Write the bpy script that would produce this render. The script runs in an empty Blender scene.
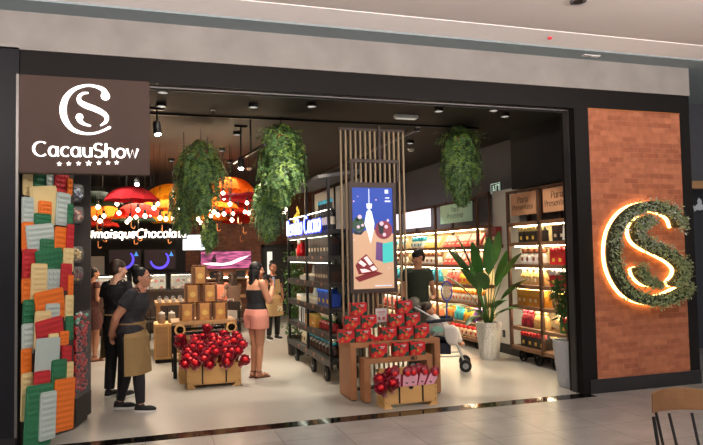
import bpy, bmesh, math, random
from mathutils import Vector, Matrix
RN = random.Random(11)
SC = bpy.context.scene
COL = SC.collection
PI = math.pi
V = Vector
ORD = ['first', 'second', 'third', 'fourth', 'fifth', 'sixth', 'seventh', 'eighth', 'ninth', 'tenth', 'eleventh', 'twelfth']

# ------------------------------------------------------------------ camera
FPX, YAW, PIT, ROL = 651.15, 0.308, 0.048, -0.019
CAMLOC = V((0, -6.547, 1.70))
fw = V((math.sin(YAW) * math.cos(PIT), math.cos(YAW) * math.cos(PIT), math.sin(PIT)))
rt = fw.cross(V((0, 0, 1))).normalized()
up = rt.cross(fw)
r2 = rt * math.cos(ROL) + up * math.sin(ROL)
u2 = -rt * math.sin(ROL) + up * math.cos(ROL)
cd = bpy.data.cameras.new('camera')
cam = bpy.data.objects.new('camera', cd)
COL.objects.link(cam)
cam.matrix_world = Matrix(((r2.x, u2.x, -fw.x, CAMLOC.x), (r2.y, u2.y, -fw.y, CAMLOC.y), (r2.z, u2.z, -fw.z, CAMLOC.z), (0, 0, 0, 1)))
cd.sensor_width = 36
cd.lens = FPX * 36 / 703
cd.clip_start = 0.05
SC.camera = cam


def at(px, py, ax, val):
    """point where the sight line of a measured pixel meets the plane x|y|z = val"""
    d = fw + r2 * ((px - 351.5) / FPX) + u2 * ((222.5 - py) / FPX)
    return CAMLOC + d * ((val - CAMLOC[ax]) / d[ax])


# ------------------------------------------------------------------ materials
def lin(c):
    return tuple(((v / 255) / 12.92 if v / 255 <= 0.04045 else ((v / 255 + 0.055) / 1.055) ** 2.4) for v in c) + (1,)


MATS = {}


def mat(name, col, rough=0.6, metal=0.0, var=0.12, scale=8.0, bump=0.0, spec=0.5, sheen=0.0, transm=0.0, stretch=None, col2=None, detail=4.0, coat=0.0):
    if name in MATS:
        return MATS[name]
    m = bpy.data.materials.new(name)
    m.use_nodes = True
    nt = m.node_tree
    b = nt.nodes['Principled BSDF']
    b.inputs['Roughness'].default_value = rough
    b.inputs['Metallic'].default_value = metal
    b.inputs['Specular IOR Level'].default_value = spec
    b.inputs['Coat Weight'].default_value = coat
    if sheen: b.inputs['Sheen Weight'].default_value = sheen
    if transm: b.inputs['Transmission Weight'].default_value = transm
    tc = nt.nodes.new('ShaderNodeTexCoord')
    mp = nt.nodes.new('ShaderNodeMapping')
    if stretch: mp.inputs['Scale'].default_value = stretch
    nz = nt.nodes.new('ShaderNodeTexNoise')
    nz.inputs['Scale'].default_value = scale
    nz.inputs['Detail'].default_value = detail
    nt.links.new(tc.outputs['Object'], mp.inputs[0])
    nt.links.new(mp.outputs[0], nz.inputs['Vector'])
    mx = nt.nodes.new('ShaderNodeMix')
    mx.data_type = 'RGBA'
    c = lin(col)
    if col2:
        a_, b_ = c, lin(col2)
    else:
        a_ = tuple(v * (1 - var) for v in c[:3]) + (1,)
        b_ = tuple(min(1, v * (1 + var)) for v in c[:3]) + (1,)
    mx.inputs[6].default_value = a_
    mx.inputs[7].default_value = b_
    nt.links.new(nz.outputs['Fac'], mx.inputs[0])
    nt.links.new(mx.outputs[2], b.inputs['Base Color'])
    if bump:
        bp = nt.nodes.new('ShaderNodeBump')
        bp.inputs['Strength'].default_value = bump
        bp.inputs['Distance'].default_value = 0.01
        nt.links.new(nz.outputs['Fac'], bp.inputs['Height'])
        nt.links.new(bp.outputs[0], b.inputs['Normal'])
    MATS[name] = m
    return m


def emis(name, col, strength):
    if name in MATS: return MATS[name]
    m = bpy.data.materials.new(name)
    m.use_nodes = True
    b = m.node_tree.nodes['Principled BSDF']
    b.inputs['Base Color'].default_value = lin(col)
    b.inputs['Emission Color'].default_value = lin(col)
    b.inputs['Emission Strength'].default_value = strength
    MATS[name] = m
    return m


def brickmat(name, c1, c2, mortar, w, h, gap, axes='XZ', rough=0.85, bump=0.5, off=0.5, bias=0.0, mscale=1.0):
    m = bpy.data.materials.new(name)
    m.use_nodes = True
    nt = m.node_tree
    b = nt.nodes['Principled BSDF']
    b.inputs['Roughness'].default_value = rough
    tc = nt.nodes.new('ShaderNodeTexCoord')
    sp = nt.nodes.new('ShaderNodeSeparateXYZ')
    cb = nt.nodes.new('ShaderNodeCombineXYZ')
    nt.links.new(tc.outputs['Object'], sp.inputs[0])
    nt.links.new(sp.outputs[axes[0]], cb.inputs[0])
    nt.links.new(sp.outputs[axes[1]], cb.inputs[1])
    br = nt.nodes.new('ShaderNodeTexBrick')
    br.inputs['Scale'].default_value = 1.0
    br.inputs['Brick Width'].default_value = w
    br.inputs['Row Height'].default_value = h
    br.inputs['Mortar Size'].default_value = gap
    br.inputs['Mortar Smooth'].default_value = 0.2
    br.inputs['Bias'].default_value = bias
    br.offset = off
    br.inputs['Color1'].default_value = lin(c1)
    br.inputs['Color2'].default_value = lin(c2)
    br.inputs['Mortar'].default_value = lin(mortar)
    nt.links.new(cb.outputs[0], br.inputs['Vector'])
    nz = nt.nodes.new('ShaderNodeTexNoise')
    nz.inputs['Scale'].default_value = 9.0 * mscale
    nz.inputs['Detail'].default_value = 6.0
    nt.links.new(tc.outputs['Object'], nz.inputs['Vector'])
    mx = nt.nodes.new('ShaderNodeMix')
    mx.data_type = 'RGBA'
    mx.blend_type = 'OVERLAY'
    mx.inputs[0].default_value = 0.45
    nt.links.new(br.outputs['Color'], mx.inputs[6])
    nt.links.new(nz.outputs['Fac'], mx.inputs[7])
    nt.links.new(mx.outputs[2], b.inputs['Base Color'])
    if bump:
        bp = nt.nodes.new('ShaderNodeBump')
        bp.inputs['Strength'].default_value = bump
        bp.inputs['Distance'].default_value = 0.01
        bp.invert = True
        nt.links.new(br.outputs['Fac'], bp.inputs['Height'])
        nt.links.new(bp.outputs[0], b.inputs['Normal'])
    MATS[name] = m
    return m


# ------------------------------------------------------------------ mesh builder
class MB:
    def __init__(s):
        s.v, s.f, s.m, s.mi = [], [], [], 0

    def mesh(s, vs, fs):
        o = len(s.v)
        s.v += [V(p) for p in vs]
        for f in fs:
            s.f.append([i + o for i in f])
            s.m.append(s.mi)
        return s

    def box(s, x0, y0, z0, x1, y1, z1):
        return s.mesh([(x0, y0, z0), (x1, y0, z0), (x1, y1, z0), (x0, y1, z0), (x0, y0, z1), (x1, y0, z1), (x1, y1, z1), (x0, y1, z1)],
                      [(0, 3, 2, 1), (4, 5, 6, 7), (0, 1, 5, 4), (1, 2, 6, 5), (2, 3, 7, 6), (3, 0, 4, 7)])

    def obox(s, M, sx, sy, sz):
        vs = [M @ V((x * sx / 2, y * sy / 2, z * sz / 2)) for z in (-1, 1) for (x, y) in ((-1, -1), (1, -1), (1, 1), (-1, 1))]
        return s.mesh(vs, [(0, 3, 2, 1), (4, 5, 6, 7), (0, 1, 5, 4), (1, 2, 6, 5), (2, 3, 7, 6), (3, 0, 4, 7)])

    def bar(s, a, b, w, d, upv=(0, 0, 1)):
        a, b = V(a), V(b)
        t = (b - a).normalized()
        u = V(upv)
        if abs(t.dot(u)) > 0.98: u = V((0, 1, 0))
        x = t.cross(u).normalized()
        y = x.cross(t)
        vs = []
        for p in (a, b):
            for (i, j) in ((-1, -1), (1, -1), (1, 1), (-1, 1)):
                vs.append(p + x * (i * w / 2) + y * (j * d / 2))
        return s.mesh(vs, [(0, 3, 2, 1), (4, 5, 6, 7), (0, 1, 5, 4), (1, 2, 6, 5), (2, 3, 7, 6), (3, 0, 4, 7)])

    def rings(s, rings, cap=True, closed=True):
        n = len(rings[0])
        vs = [p for r in rings for p in r]
        fs = []
        for i in range(len(rings) - 1):
            for j in range(n if closed else n - 1):
                k = (j + 1) % n
                fs.append((i * n + j, i * n + k, (i + 1) * n + k, (i + 1) * n + j))
        if cap:
            fs.append(tuple(reversed(range(n))))
            fs.append(tuple(range((len(rings) - 1) * n, len(rings) * n)))
        return s.mesh(vs, fs)

    def tube(s, pts, r, n=8, cap=True):
        pts = [V(p) for p in pts]
        rs = r if isinstance(r, (list, tuple)) else [r] * len(pts)
        rings = []
        x = None
        for i, p in enumerate(pts):
            t = (pts[min(i + 1, len(pts) - 1)] - pts[max(i - 1, 0)])
            t = t.normalized() if t.length > 1e-9 else V((0, 0, 1))
            if x is None:
                u = V((0, 0, 1)) if abs(t.z) < 0.9 else V((0, 1, 0))
                x = t.cross(u).normalized()
            else:
                x = (x - t * x.dot(t)).normalized()
            y = t.cross(x)
            rings.append([p + (x * math.cos(2 * PI * k / n) + y * math.sin(2 * PI * k / n)) * rs[i] for k in range(n)])
        return s.rings(rings, cap)

    def capsule(s, a, b, ra, rb, n=12):
        a, b = V(a), V(b)
        t = (b - a).normalized()
        pts, rs = [], []
        for k in (-1.0, -0.85, -0.5, 0):
            pts.append(a + t * (k * ra)); rs.append(max(0.0005, ra * math.sqrt(max(0, 1 - k * k))))
        for k in (0, 0.5, 0.85, 1.0):
            pts.append(b + t * (k * rb)); rs.append(max(0.0005, rb * math.sqrt(max(0, 1 - k * k))))
        return s.tube(pts, rs, n)

    def lathe(s, prof, c=(0, 0, 0), n=20, cap=True, sx=1.0, sy=1.0):
        c = V(c)
        return s.rings([[c + V((r * sx * math.cos(2 * PI * k / n), r * sy * math.sin(2 * PI * k / n), z)) for k in range(n)] for (r, z) in prof], cap)

    def ell(s, c, r, M=None, n=14, m=9):
        c = V(c)
        rings = []
        for i in range(m + 1):
            a = -PI / 2 + PI * i / m
            rr, z = max(0.001, math.cos(a)), math.sin(a)
            ring = []
            for k in range(n):
                p = V((r[0] * rr * math.cos(2 * PI * k / n), r[1] * rr * math.sin(2 * PI * k / n), r[2] * z))
                ring.append(c + (M @ p if M else p))
            rings.append(ring)
        return s.rings(rings)

    def prism(s, poly, o, ux, uy, n, d0, d1):
        """flat outline in the plane (o, ux, uy) given thickness from d0 to d1 along n"""
        o, ux, uy, n = V(o), V(ux), V(uy), V(n)
        a = [o + ux * x + uy * y + n * d0 for x, y in poly]
        b = [o + ux * x + uy * y + n * d1 for x, y in poly]
        return s.rings([a, b])

    def quad(s, a, b, c, d):
        return s.mesh([a, b, c, d], [(0, 1, 2, 3)])

    def build(s, name, m, parent=None, bevel=0.0, smooth=False, seg=2):
        me = bpy.data.meshes.new(name)
        me.from_pydata([tuple(p) for p in s.v], [], s.f)
        ms = m if isinstance(m, (list, tuple)) else [m]
        for k in ms: me.materials.append(k)
        if len(ms) > 1:
            me.polygons.foreach_set('material_index', s.m)
        bm = bmesh.new()
        bm.from_mesh(me)
        bmesh.ops.recalc_face_normals(bm, faces=bm.faces)
        if bevel:
            es = [e for e in bm.edges if len(e.link_faces) == 2 and e.calc_face_angle(0) > 0.6]
            bmesh.ops.bevel(bm, geom=es, offset=bevel, segments=seg, affect='EDGES', clamp_overlap=True)
        bm.to_mesh(me)
        bm.free()
        if smooth:
            me.polygons.foreach_set('use_smooth', [True] * len(me.polygons))
        ob = bpy.data.objects.new(name, me)
        COL.objects.link(ob)
        if parent is not None: ob.parent = parent
        return ob

    def fused(s, name, m, parent=None, voxel=0.008, it=4):
        """one continuous skin over all the overlapping volumes"""
        ob = s.build(name + '_tmp', m)
        md = ob.modifiers.new('r', 'REMESH'); md.mode = 'VOXEL'; md.voxel_size = voxel
        sm = ob.modifiers.new('s', 'SMOOTH'); sm.iterations = it; sm.factor = 0.5
        dg = bpy.context.evaluated_depsgraph_get()
        me = bpy.data.meshes.new_from_object(ob.evaluated_get(dg))
        me.name = name
        bpy.data.objects.remove(ob)
        me.materials.clear(); me.materials.append(m)
        me.polygons.foreach_set('use_smooth', [True] * len(me.polygons))
        o2 = bpy.data.objects.new(name, me)
        COL.objects.link(o2)
        if parent is not None: o2.parent = parent
        return o2


def tag(o, label=None, cat=None, group=None, kind=None):
    if label: o['label'] = label
    if cat: o['category'] = cat
    if group: o['group'] = group
    if kind: o['kind'] = kind
    return o


def thing(name, label, cat, loc=(0, 0, 0), rz=0.0, group=None):
    o = bpy.data.objects.new(name, None)
    o.empty_display_size = 0.1
    COL.objects.link(o)
    o.location = loc
    o.rotation_euler = (0, 0, rz)
    return tag(o, label, cat, group)


def struct(name, mb, m, bevel=0.0):
    return tag(mb.build(name, m, None, bevel), kind='structure')


def kids(o):
    return [c for c in bpy.data.objects if c.parent == o]


def dup(o, loc=None, rz=None, label=None, parent=None, tree=None, scale=None):
    if tree is None:
        tree = {}
        for c in bpy.data.objects:
            if c.parent: tree.setdefault(c.parent, []).append(c)
    c = o.copy()
    COL.objects.link(c)
    if parent is not None: c.parent = parent
    if loc is not None: c.location = loc
    if rz is not None: c.rotation_euler = (0, 0, rz)
    if scale is not None: c.scale = scale
    if label: c['label'] = label
    for ch in tree.get(o, []): dup(ch, parent=c, tree=tree)
    return c


# ------------------------------------------------------------------ lettering from pen strokes (x-height 1)
def arc(cx, cy, rx, ry, a0, a1, n=14):
    return [(cx + rx * math.cos(math.radians(a0 + (a1 - a0) * i / n)), cy + ry * math.sin(math.radians(a0 + (a1 - a0) * i / n))) for i in range(n + 1)]


G = {
    'C': ([arc(.75, .72, .68, .74, 52, 312, 20)], 1.42),
    'a': ([arc(.44, .5, .38, .5, 0, 360, 18), [(.82, 1), (.82, .15), (.95, 0)]], 1.08),
    'c': ([arc(.5, .5, .42, .5, 48, 312)], .95),
    'u': ([[(.1, 1), (.1, .4)] + arc(.45, .4, .35, .4, 180, 360) + [(.8, 1)], [(.8, 1), (.8, 0)]], 1.0),
    'S': ([arc(.5, 1.09, .38, .36, 35, 270) + arc(.5, .36, .42, .37, 90, -150)], 1.08),
    'h': ([[(.1, 1.5), (.1, 0)], arc(.45, .6, .35, .4, 180, 0) + [(.8, 0)]], 1.0),
    'o': ([arc(.5, .5, .42, .5, 0, 360, 18)], 1.08),
    'w': ([[(.02, 1), (.3, .02), (.56, .9), (.82, .02), (1.1, 1)]], 1.2),
    'P': ([[(.1, 0), (.1, 1.4), (.5, 1.4)] + arc(.5, 1.03, .36, .37, 90, -90) + [(.1, .66)]], .98),
    'r': ([[(.1, 1), (.1, 0)], arc(.5, .55, .4, .45, 180, 60)], .75),
    'e': ([[(.08, .52), (.87, .52)] + arc(.47, .5, .4, .5, 0, 310)], 1.0),
    's': ([arc(.42, .74, .3, .26, 35, 270) + arc(.42, .24, .34, .24, 90, -150)], .85),
    'n': ([[(.1, 1), (.1, 0)], arc(.45, .6, .35, .4, 180, 0) + [(.8, 0)]], 1.0),
    't': ([[(.3, 1.35), (.3, .2)] + arc(.5, .2, .2, .2, 180, 290, 6), [(.02, 1), (.62, 1)]], .75),
    'm': ([[(.1, 1), (.1, 0)], arc(.4, .65, .3, .35, 180, 0, 8) + [(.7, 0)], arc(1.0, .65, .3, .35, 180, 0, 8) + [(1.3, 0)]], 1.5),
    'i': ([[(.1, 1), (.1, 0)], [(.1, 1.3), (.1, 1.45)]], .36),
    'q': ([arc(.44, .5, .38, .5, 0, 360, 18), [(.82, 1), (.82, -.5)]], 1.08),
    'l': ([[(.1, 1.5), (.1, 0)]], .36),
    'B': ([[(.1, 0), (.1, 1.4), (.45, 1.4)] + arc(.45, 1.06, .32, .34, 90, -90, 8) + [(.1, .72), (.5, .72)] + arc(.5, .36, .38, .36, 90, -90, 8) + [(.1, 0)]], 1.08),
    'd': ([arc(.44, .5, .38, .5, 0, 360, 18), [(.82, 1.5), (.82, 0)]], 1.08),
    '#': ([[(.35, 0), (.5, 1.3)], [(.75, 0), (.9, 1.3)], [(.1, .42), (1.05, .42)], [(.15, .88), (1.1, .88)]], 1.2),
    ' ': ([], .5),
}


def ribbon(path, ws):
    """outline polygon of a pen stroke"""
    pts = [V((p[0], p[1])) for p in path]
    L, Rr = [], []
    n = len(pts)
    closed = (pts[0] - pts[-1]).length < 1e-6
    for i, p in enumerate(pts):
        if closed and i in (0, n - 1):
            t = pts[1] - pts[n - 2]
        else:
            t = pts[min(i + 1, n - 1)] - pts[max(i - 1, 0)]
        t.normalize()
        nn = V((-t.y, t.x))
        w = ws[i] if isinstance(ws, (list, tuple)) else ws
        L.append(p + nn * w / 2); Rr.append(p - nn * w / 2)
    return L, Rr


def stroke(mb, path, ws, o, ux, uy, n, d0, d1):
    L, Rr = ribbon(path, ws)
    o, ux, uy, n = V(o), V(ux), V(uy), V(n)
    rings = []
    for a, b in zip(L, Rr):
        rings.append([o + ux * a.x + uy * a.y + n * d0, o + ux * b.x + uy * b.y + n * d0, o + ux * b.x + uy * b.y + n * d1, o + ux * a.x + uy * a.y + n * d1])
    mb.rings(rings)


def text_width(txt, gap=0.1):
    return sum(G[c][1] + gap for c in txt) - gap


def lettering(mb, txt, xh, w, o, ux, uy, n, d0, d1, contrast=0.45, gap=0.1, slant=0.0):
    """letters of x-height xh, left end of the base line at o"""
    x = 0.0
    for ch in txt:
        for path in G[ch][0]:
            pts = [((x + p[0] + slant * p[1]) * xh, p[1] * xh) for p in path]
            ws = []
            for i in range(len(pts)):
                a, b = V(pts[max(i - 1, 0)]), V(pts[min(i + 1, len(pts) - 1)])
                t = (b - a).normalized()
                ws.append(w * (1 - contrast + contrast * 1.6 * abs(t.y)))
            stroke(mb, pts, ws, o, ux, uy, n, d0, d1)
        x += G[ch][1] + gap


def disc(mb, c, r, ux, uy, n, d0, d1, k=16, o=(0, 0, 0)):
    mb.prism([(c[0] + r * math.cos(2 * PI * i / k), c[1] + r * math.sin(2 * PI * i / k)) for i in range(k)], o, ux, uy, n, d0, d1)


def smooth_path(pts, vals, sub=4):
    """Catmull-Rom through points and widths"""
    out, wv = [], []
    n = len(pts)
    for i in range(n - 1):
        P = [V(pts[max(i - 1, 0)]), V(pts[i]), V(pts[i + 1]), V(pts[min(i + 2, n - 1)])]
        for k in range(sub):
            t = k / sub
            q = 0.5 * ((2 * P[1]) + (P[2] - P[0]) * t + (2 * P[0] - 5 * P[1] + 4 * P[2] - P[3]) * t * t + (3 * P[1] - P[0] - 3 * P[2] + P[3]) * t ** 3)
            out.append((q.x, q.y)); wv.append(vals[i] * (1 - t) + vals[i + 1] * t)
    out.append(tuple(pts[-1])); wv.append(vals[-1])
    return out, wv


LOGO_C = [(383, 104), (372, 80), (338, 65), (300, 62), (255, 76), (222, 110), (210, 155), (218, 200), (248, 240), (295, 258), (340, 258), (375, 247), (398, 236)]
LOGO_CW = [30, 20, 11, 10, 15, 23, 28, 26, 18, 11, 9, 9, 12]
LOGO_S = [(312, 92), (290, 94), (274, 108), (277, 128), (300, 143), (335, 157), (368, 174), (386, 193), (382, 213), (360, 228)]
LOGO_SW = [6, 10, 15, 21, 25, 25, 22, 19, 13, 5]
LOGO_T = [(272, 190), (278, 206), (296, 220), (322, 228)]
LOGO_TW = [26, 20, 12, 6]


def norm_logo(p):
    return [((x - 300) / 100, (162 - y) / 100) for x, y in p]
# ------------------------------------------------------------------ common materials
M_DARK = mat('dark_painted_metal', (30, 29, 29), 0.45, 0.0, 0.1, 3)
M_PANEL = mat('black_facade_panel', (20, 18, 17), 0.5, 0.0, 0.08, 2, spec=0.13)
M_CONC = mat('troweled_concrete', (138, 134, 129), 0.85, 0, 0.3, 3.2, 0.15, detail=9)
M_CEIL = mat('black_ceiling_paint', (38, 35, 33), 0.75, 0, 0.12, 2)
M_WALL = mat('charcoal_wall_paint', (90, 90, 95), 0.8, 0, 0.08, 3)
M_BLACKWALL = mat('black_wall_paint', (30, 29, 30), 0.8, 0, 0.08, 3)
M_PLASTER = mat('pale_plaster', (205, 202, 196), 0.8, 0, 0.05, 5)
M_WOOD = mat('oak_board', (168, 128, 84), 0.55, 0, 0.16, 3, 0.1, stretch=(1.5, 1.5, 14))
M_WOODX = mat('oak_board_lengthwise', (168, 128, 84), 0.55, 0, 0.16, 3, 0.1, stretch=(14, 14, 1.5))
M_TABLE = mat('table_veneer', (160, 110, 72), 0.5, 0, 0.14, 3, 0.05, stretch=(16, 1.5, 1.5))
M_CRATE = mat('pine_crate', (205, 160, 98), 0.6, 0, 0.12, 4, 0.1, stretch=(2, 2, 18))
M_SHELF = mat('walnut_shelf', (120, 84, 58), 0.55, 0, 0.15, 3, 0.05, stretch=(14, 2, 14))
M_POST = mat('bronze_shelf_post', (88, 60, 44), 0.5, 0.2, 0.1, 5)
M_BLACK = mat('black_plastic', (20, 20, 21), 0.5, 0, 0.1, 10)
M_IRON = mat('black_iron', (26, 25, 25), 0.45, 0.5, 0.1, 10)
M_CHROME = mat('brushed_chrome', (190, 190, 192), 0.25, 1.0, 0.05, 20)
M_WHITE = mat('white_satin', (230, 228, 224), 0.5, 0, 0.04, 6)
M_RUBBER = mat('black_rubber', (18, 18, 18), 0.75, 0, 0.1, 10)
E_WHITE = emis('white_sign_light', (255, 252, 250), 1.6)
E_WARM = emis('warm_halo_light', (255, 196, 112), 9.0)
E_STRIP = emis('shelf_strip_light', (255, 236, 190), 28.0)
E_STRIPC = emis('cool_shelf_strip_light', (244, 250, 225), 5.0)
E_BULB = emis('warm_bulb_light', (255, 236, 205), 14.0)
E_SPOT = emis('spot_lens_light', (255, 246, 232), 30.0)
E_BLUE = emis('blue_neon_light', (28, 64, 225), 1.3)
E_RING = emis('blue_ring_screen', (86, 70, 235), 1.6)

# ------------------------------------------------------------------ floors
XL, XR, YB, ZC = -1.75, 5.95, 11.6, 3.60
M_SHOPFLOOR = mat('polished_cement_floor', (168, 164, 156), 0.33, 0, 0.06, 2.5, detail=8, spec=0.4)
m_tile = brickmat('grey_stone_tile', (152, 150, 147), (142, 140, 138), (84, 82, 80), 0.598, 0.598, 0.004, 'XY', 0.3, 0.15, 0.0, mscale=0.4)
struct('floor_shop', MB().box(XL - .2, 0.06, -0.1, XR + .2, YB + .2, 0), M_SHOPFLOOR)
m_strip = mat('black_granite', (14, 14, 15), 0.08, 0, 0.2, 60)
struct('floor_threshold', MB().box(-1.4, -0.14, -0.1, 4.98, 0.06, 0.001), m_strip)
fl = struct('floor_mall', MB().box(-9, -11, -0.1, 14, -0.14, 0), m_tile)
struct('floor_mall_side', MB().box(6.62, -0.14, -0.1, 14, 3, 0).box(4.98, -0.14, -0.1, 6.62, 0.0, 0), m_tile)

# ------------------------------------------------------------------ mall ceiling
m_mc = mat('mall_ceiling_plaster', (206, 198, 193), 0.85, 0, 0.04, 1.5)
m_wb = mat('white_ceiling_band', (255, 250, 247), 0.8, 0, 0.02, 2)
m_gb = mat('blue_grey_ceiling_band', (132, 146, 150), 0.8, 0, 0.05, 2)
struct('ceiling_mall', MB().box(-9, -4.6, 4.005, 14, -0.77, 4.2), m_mc)
struct('ceiling_white_band', MB().box(-9, -0.77, 4.0, 14, -0.33, 4.2), m_wb)
struct('ceiling_grey_band', MB().box(-9, -0.33, 3.984, 14, 1.8, 4.2), m_gb)
tag(MB().lathe([(0.022, 0), (0.022, 0.02)], at(550, 39, 2, 3.98), 12).build('fire_detector_lamp', emis('red_lamp', (200, 40, 50), 0.6)), 'tiny red indicator lamp on the white ceiling band', 'indicator lamp')
p = at(591, 55.5, 2, 3.984)
t = thing('ceiling_label', 'small white paper label stuck on the grey ceiling band', 'label', (p.x, p.y, 3.975))
MB().box(-.11, -.03, 0, .11, .03, .008).build('paper', M_WHITE, t)
MB().box(-.10, -.012, -.001, .0, .012, .0).build('print', M_WALL, t)
p = at(578, 0.5, 2, 4.005)
t = thing('recessed_downlight', 'dark recessed ceiling fitting at the top edge of the photo', 'downlight', (p.x, p.y, 3.99))
MB().lathe([(.05, 0), (.075, 0), (.075, .015), (.05, .015)], n=20, cap=False).build('trim_ring', M_WALL, t)
MB().lathe([(.05, .005), (.05, .012)], n=20).build('lens', M_BLACK, t)

# ------------------------------------------------------------------ facade
struct('wall_fascia', MB().box(-6, -0.03, 3.63, 6.63, 0.30, 3.985), M_CONC)
hd = MB().box(-1.29, -0.01, 3.39, 6.63, 0.26, 3.63)
struct('wall_header', hd, M_PANEL)
struct('wall_left_panel', MB().box(-6, -0.03, 0, -1.09, 0.26, 3.645), mat('blue_black_panel', (22, 23, 28), 0.42, 0, 0.08, 1.5, spec=.18))
struct('trim_1', MB().box(-6, -0.04, 0, -1.105, -0.03, 0.12), M_BLACK)
struct('trim_2', MB().box(-1.112, -0.036, 0.12, -1.09, -0.03, 3.4), mat('steel_corner_bead', (120, 118, 114), 0.35, 0.8, 0.1, 8))
pw = MB().box(4.9, -0.005, 0, 5.1, 0.26, 3.39)
pw.box(6.475, -0.005, 0, 6.63, 0.26, 3.39)
pw.box(5.1, 0.02, 0, 6.475, 0.26, 3.39)
struct('wall_right_pillar', pw, M_PANEL)
struct('baseboard_right_pillar', MB().box(4.985, -0.02, 0, 6.635, -0.005, 0.165), M_BLACK)
m_brick = brickmat('terracotta_brick', (172, 106, 74), (140, 80, 54), (160, 100, 72), 0.215, 0.064, 0.005, 'XZ', 0.9, 0.5, 0.5, mscale=1.3)
struct('wall_brick_panel', MB().box(5.1, -0.004, 0.165, 6.475, 0.03, 3.395), m_brick)
struct('trim_3', MB().box(5.092, -0.012, 3.39, 6.48, 0.0, 3.402), mat('copper_edge', (176, 110, 60), 0.4, 0.6, 0.1, 5))
# shutter slot rail under the header
rl = MB().box(-1.09, 0.10, 3.376, 4.9, 0.112, 3.39)
rl.box(-1.09, 0.19, 3.376, 4.9, 0.2, 3.39)
struct('trim_shutter_rail', rl, mat('dull_rail', (110, 108, 106), 0.4, 0.8, 0.2, 2))
struct('trim_shutter_guide', MB().box(4.885, 0.10, 0, 4.9, 0.20, 3.39), mat('grey_guide', (70, 70, 72), 0.4, 0.6, 0.1, 5))

# ------------------------------------------------------------------ shop shell
cl = MB().box(XL - .2, 0.26, ZC, XR + .2, YB + .2, ZC + .12)
struct('ceiling_shop', cl, M_CEIL)
struct('wall_left', MB().box(XL - .15, 0.26, 0, XL, YB + .1, ZC), M_BLACKWALL)
struct('wall_right', MB().box(XR, 0.26, 0, XR + .15, YB + .1, ZC), M_WALL)
# bulkhead above the near shelving
struct('trim_bulkhead', MB().box(5.62, 0.27, 2.68, XR, 2.60, ZC), M_BLACKWALL)
struct('wall_pale_panel', MB().box(5.72, 2.56, 0.16, XR, 3.40, 2.72), M_PLASTER)
struct('baseboard_pale_panel', MB().box(5.70, 2.56, 0, XR, 3.40, 0.16), M_BLACK)
struct('wall_back_left', MB().box(XL, YB, 0, 1.05, YB + .15, ZC), M_BLACKWALL)
m_bb = brickmat('back_wall_brick', (120, 76, 56), (98, 60, 46), (92, 70, 58), 0.24, 0.075, 0.008, 'XZ', 0.9, 0.5)
struct('wall_back_right', MB().box(1.05, YB, 0, XR, YB + .15, ZC), m_bb)
# small far details in the setting
dd = struct('door_1', MB().box(3.18, YB - .06, 0, 3.95, YB, 1.92), M_BLACK, 0.01)
ds = struct('door_2', MB().box(-1.40, YB - .05, 0, -1.0, YB, 1.76), M_PLASTER, 0.01)
fr = MB().box(3.10, YB - .08, 0, 3.18, YB, 2.0).box(3.95, YB - .08, 0, 4.03, YB, 2.0).box(3.10, YB - .08, 1.92, 4.03, YB, 2.0)
struct('trim_door_frame', fr, M_IRON)
struct('window_1', MB().box(3.26, YB - .075, 1.1, 3.4, YB - .06, 1.8), emis('corridor_glow', (235, 235, 225), .8))

# emergency light, detectors, exit sign, outlet
p = at(406, 115, 2, ZC)
t = thing('emergency_light', 'white rectangular emergency light on the black ceiling by the slatted screen', 'emergency light', (p.x, p.y, ZC))
MB().box(-.17, -.05, -.05, .17, .05, 0).build('housing', M_WHITE, t, 0.01)
MB().box(-.14, -.04, -.056, .14, .04, -.05).build('diffuser', emis('dim_diffuser', (225, 225, 215), 0.4), t)
for (px, py, lb) in ((418, 127, 'small sprinkler head on the ceiling left of the hanging fern by the right shelves'), (213, 110, 'small white sprinkler head on the ceiling between two spotlights')):
    p = at(px, py, 2, ZC)
    t = thing('sprinkler', lb, 'sprinkler', (p.x, p.y, ZC))
    MB().lathe([(.035, -.008), (.035, 0)], n=14).build('escutcheon', M_WHITE, t)
    MB().lathe([(.012, -.06), (.012, -.008)], n=10).lathe([(.03, -.066), (.03, -.06)], n=12).build('nozzle', M_CHROME, t)
for (px, py, lb) in ((411, 149, 'round grey smoke detector on the ceiling right of the slatted screen'), (249, 168, 'round white smoke detector beside the middle ceiling spotlight')):
    p = at(px, py, 2, ZC)
    t = thing('smoke_detector', lb, 'smoke detector', (p.x, p.y, ZC))
    MB().lathe([(.06, -.02), (.06, 0)], n=18).build('base', M_WHITE, t)
    MB().lathe([(.02, -.05), (.045, -.042), (.05, -.02)], n=18).build('cover', M_WHITE, t)
p = at(497, 188, 0, XR)
t = thing('exit_sign', 'small dark exit sign with running figure high on the right wall', 'exit sign', (XR - .001, p.y, p.z))
MB().box(-.03, -.16, -.085, 0, .16, .085).build('plate', mat('exit_green', (40, 66, 54), .5), t)
ex = MB()
ex.box(-.033, -.16, .075, -.03, .16, .085).box(-.033, -.16, -.085, -.03, .16, -.075).box(-.033, -.16, -.075, -.03, -.15, .075).box(-.033, .15, -.075, -.03, .16, .075)
ex.box(-.034, -.13, -.055, -.03, -.11, .055).box(-.034, -.03, -.055, -.03, -.01, .055).box(-.034, -.13, .04, -.03, -.01, .055)
ex.capsule((-.034, .06, .035), (-.034, .06, .036), .014, .014).bar((-.034, .06, .02), (-.034, .05, -.02), .004, .022)
ex.bar((-.034, .05, -.02), (-.034, .09, -.05), .004, .014).bar((-.034, .05, -.02), (-.034, .02, -.05), .004, .014).bar((-.034, .06, .01), (-.034, .10, -.005), .004, .012)
ex.build('pictogram', emis('sign_mark', (205, 225, 210), .7), t)
p = at(503.5, 341, 0, 5.70)
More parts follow.
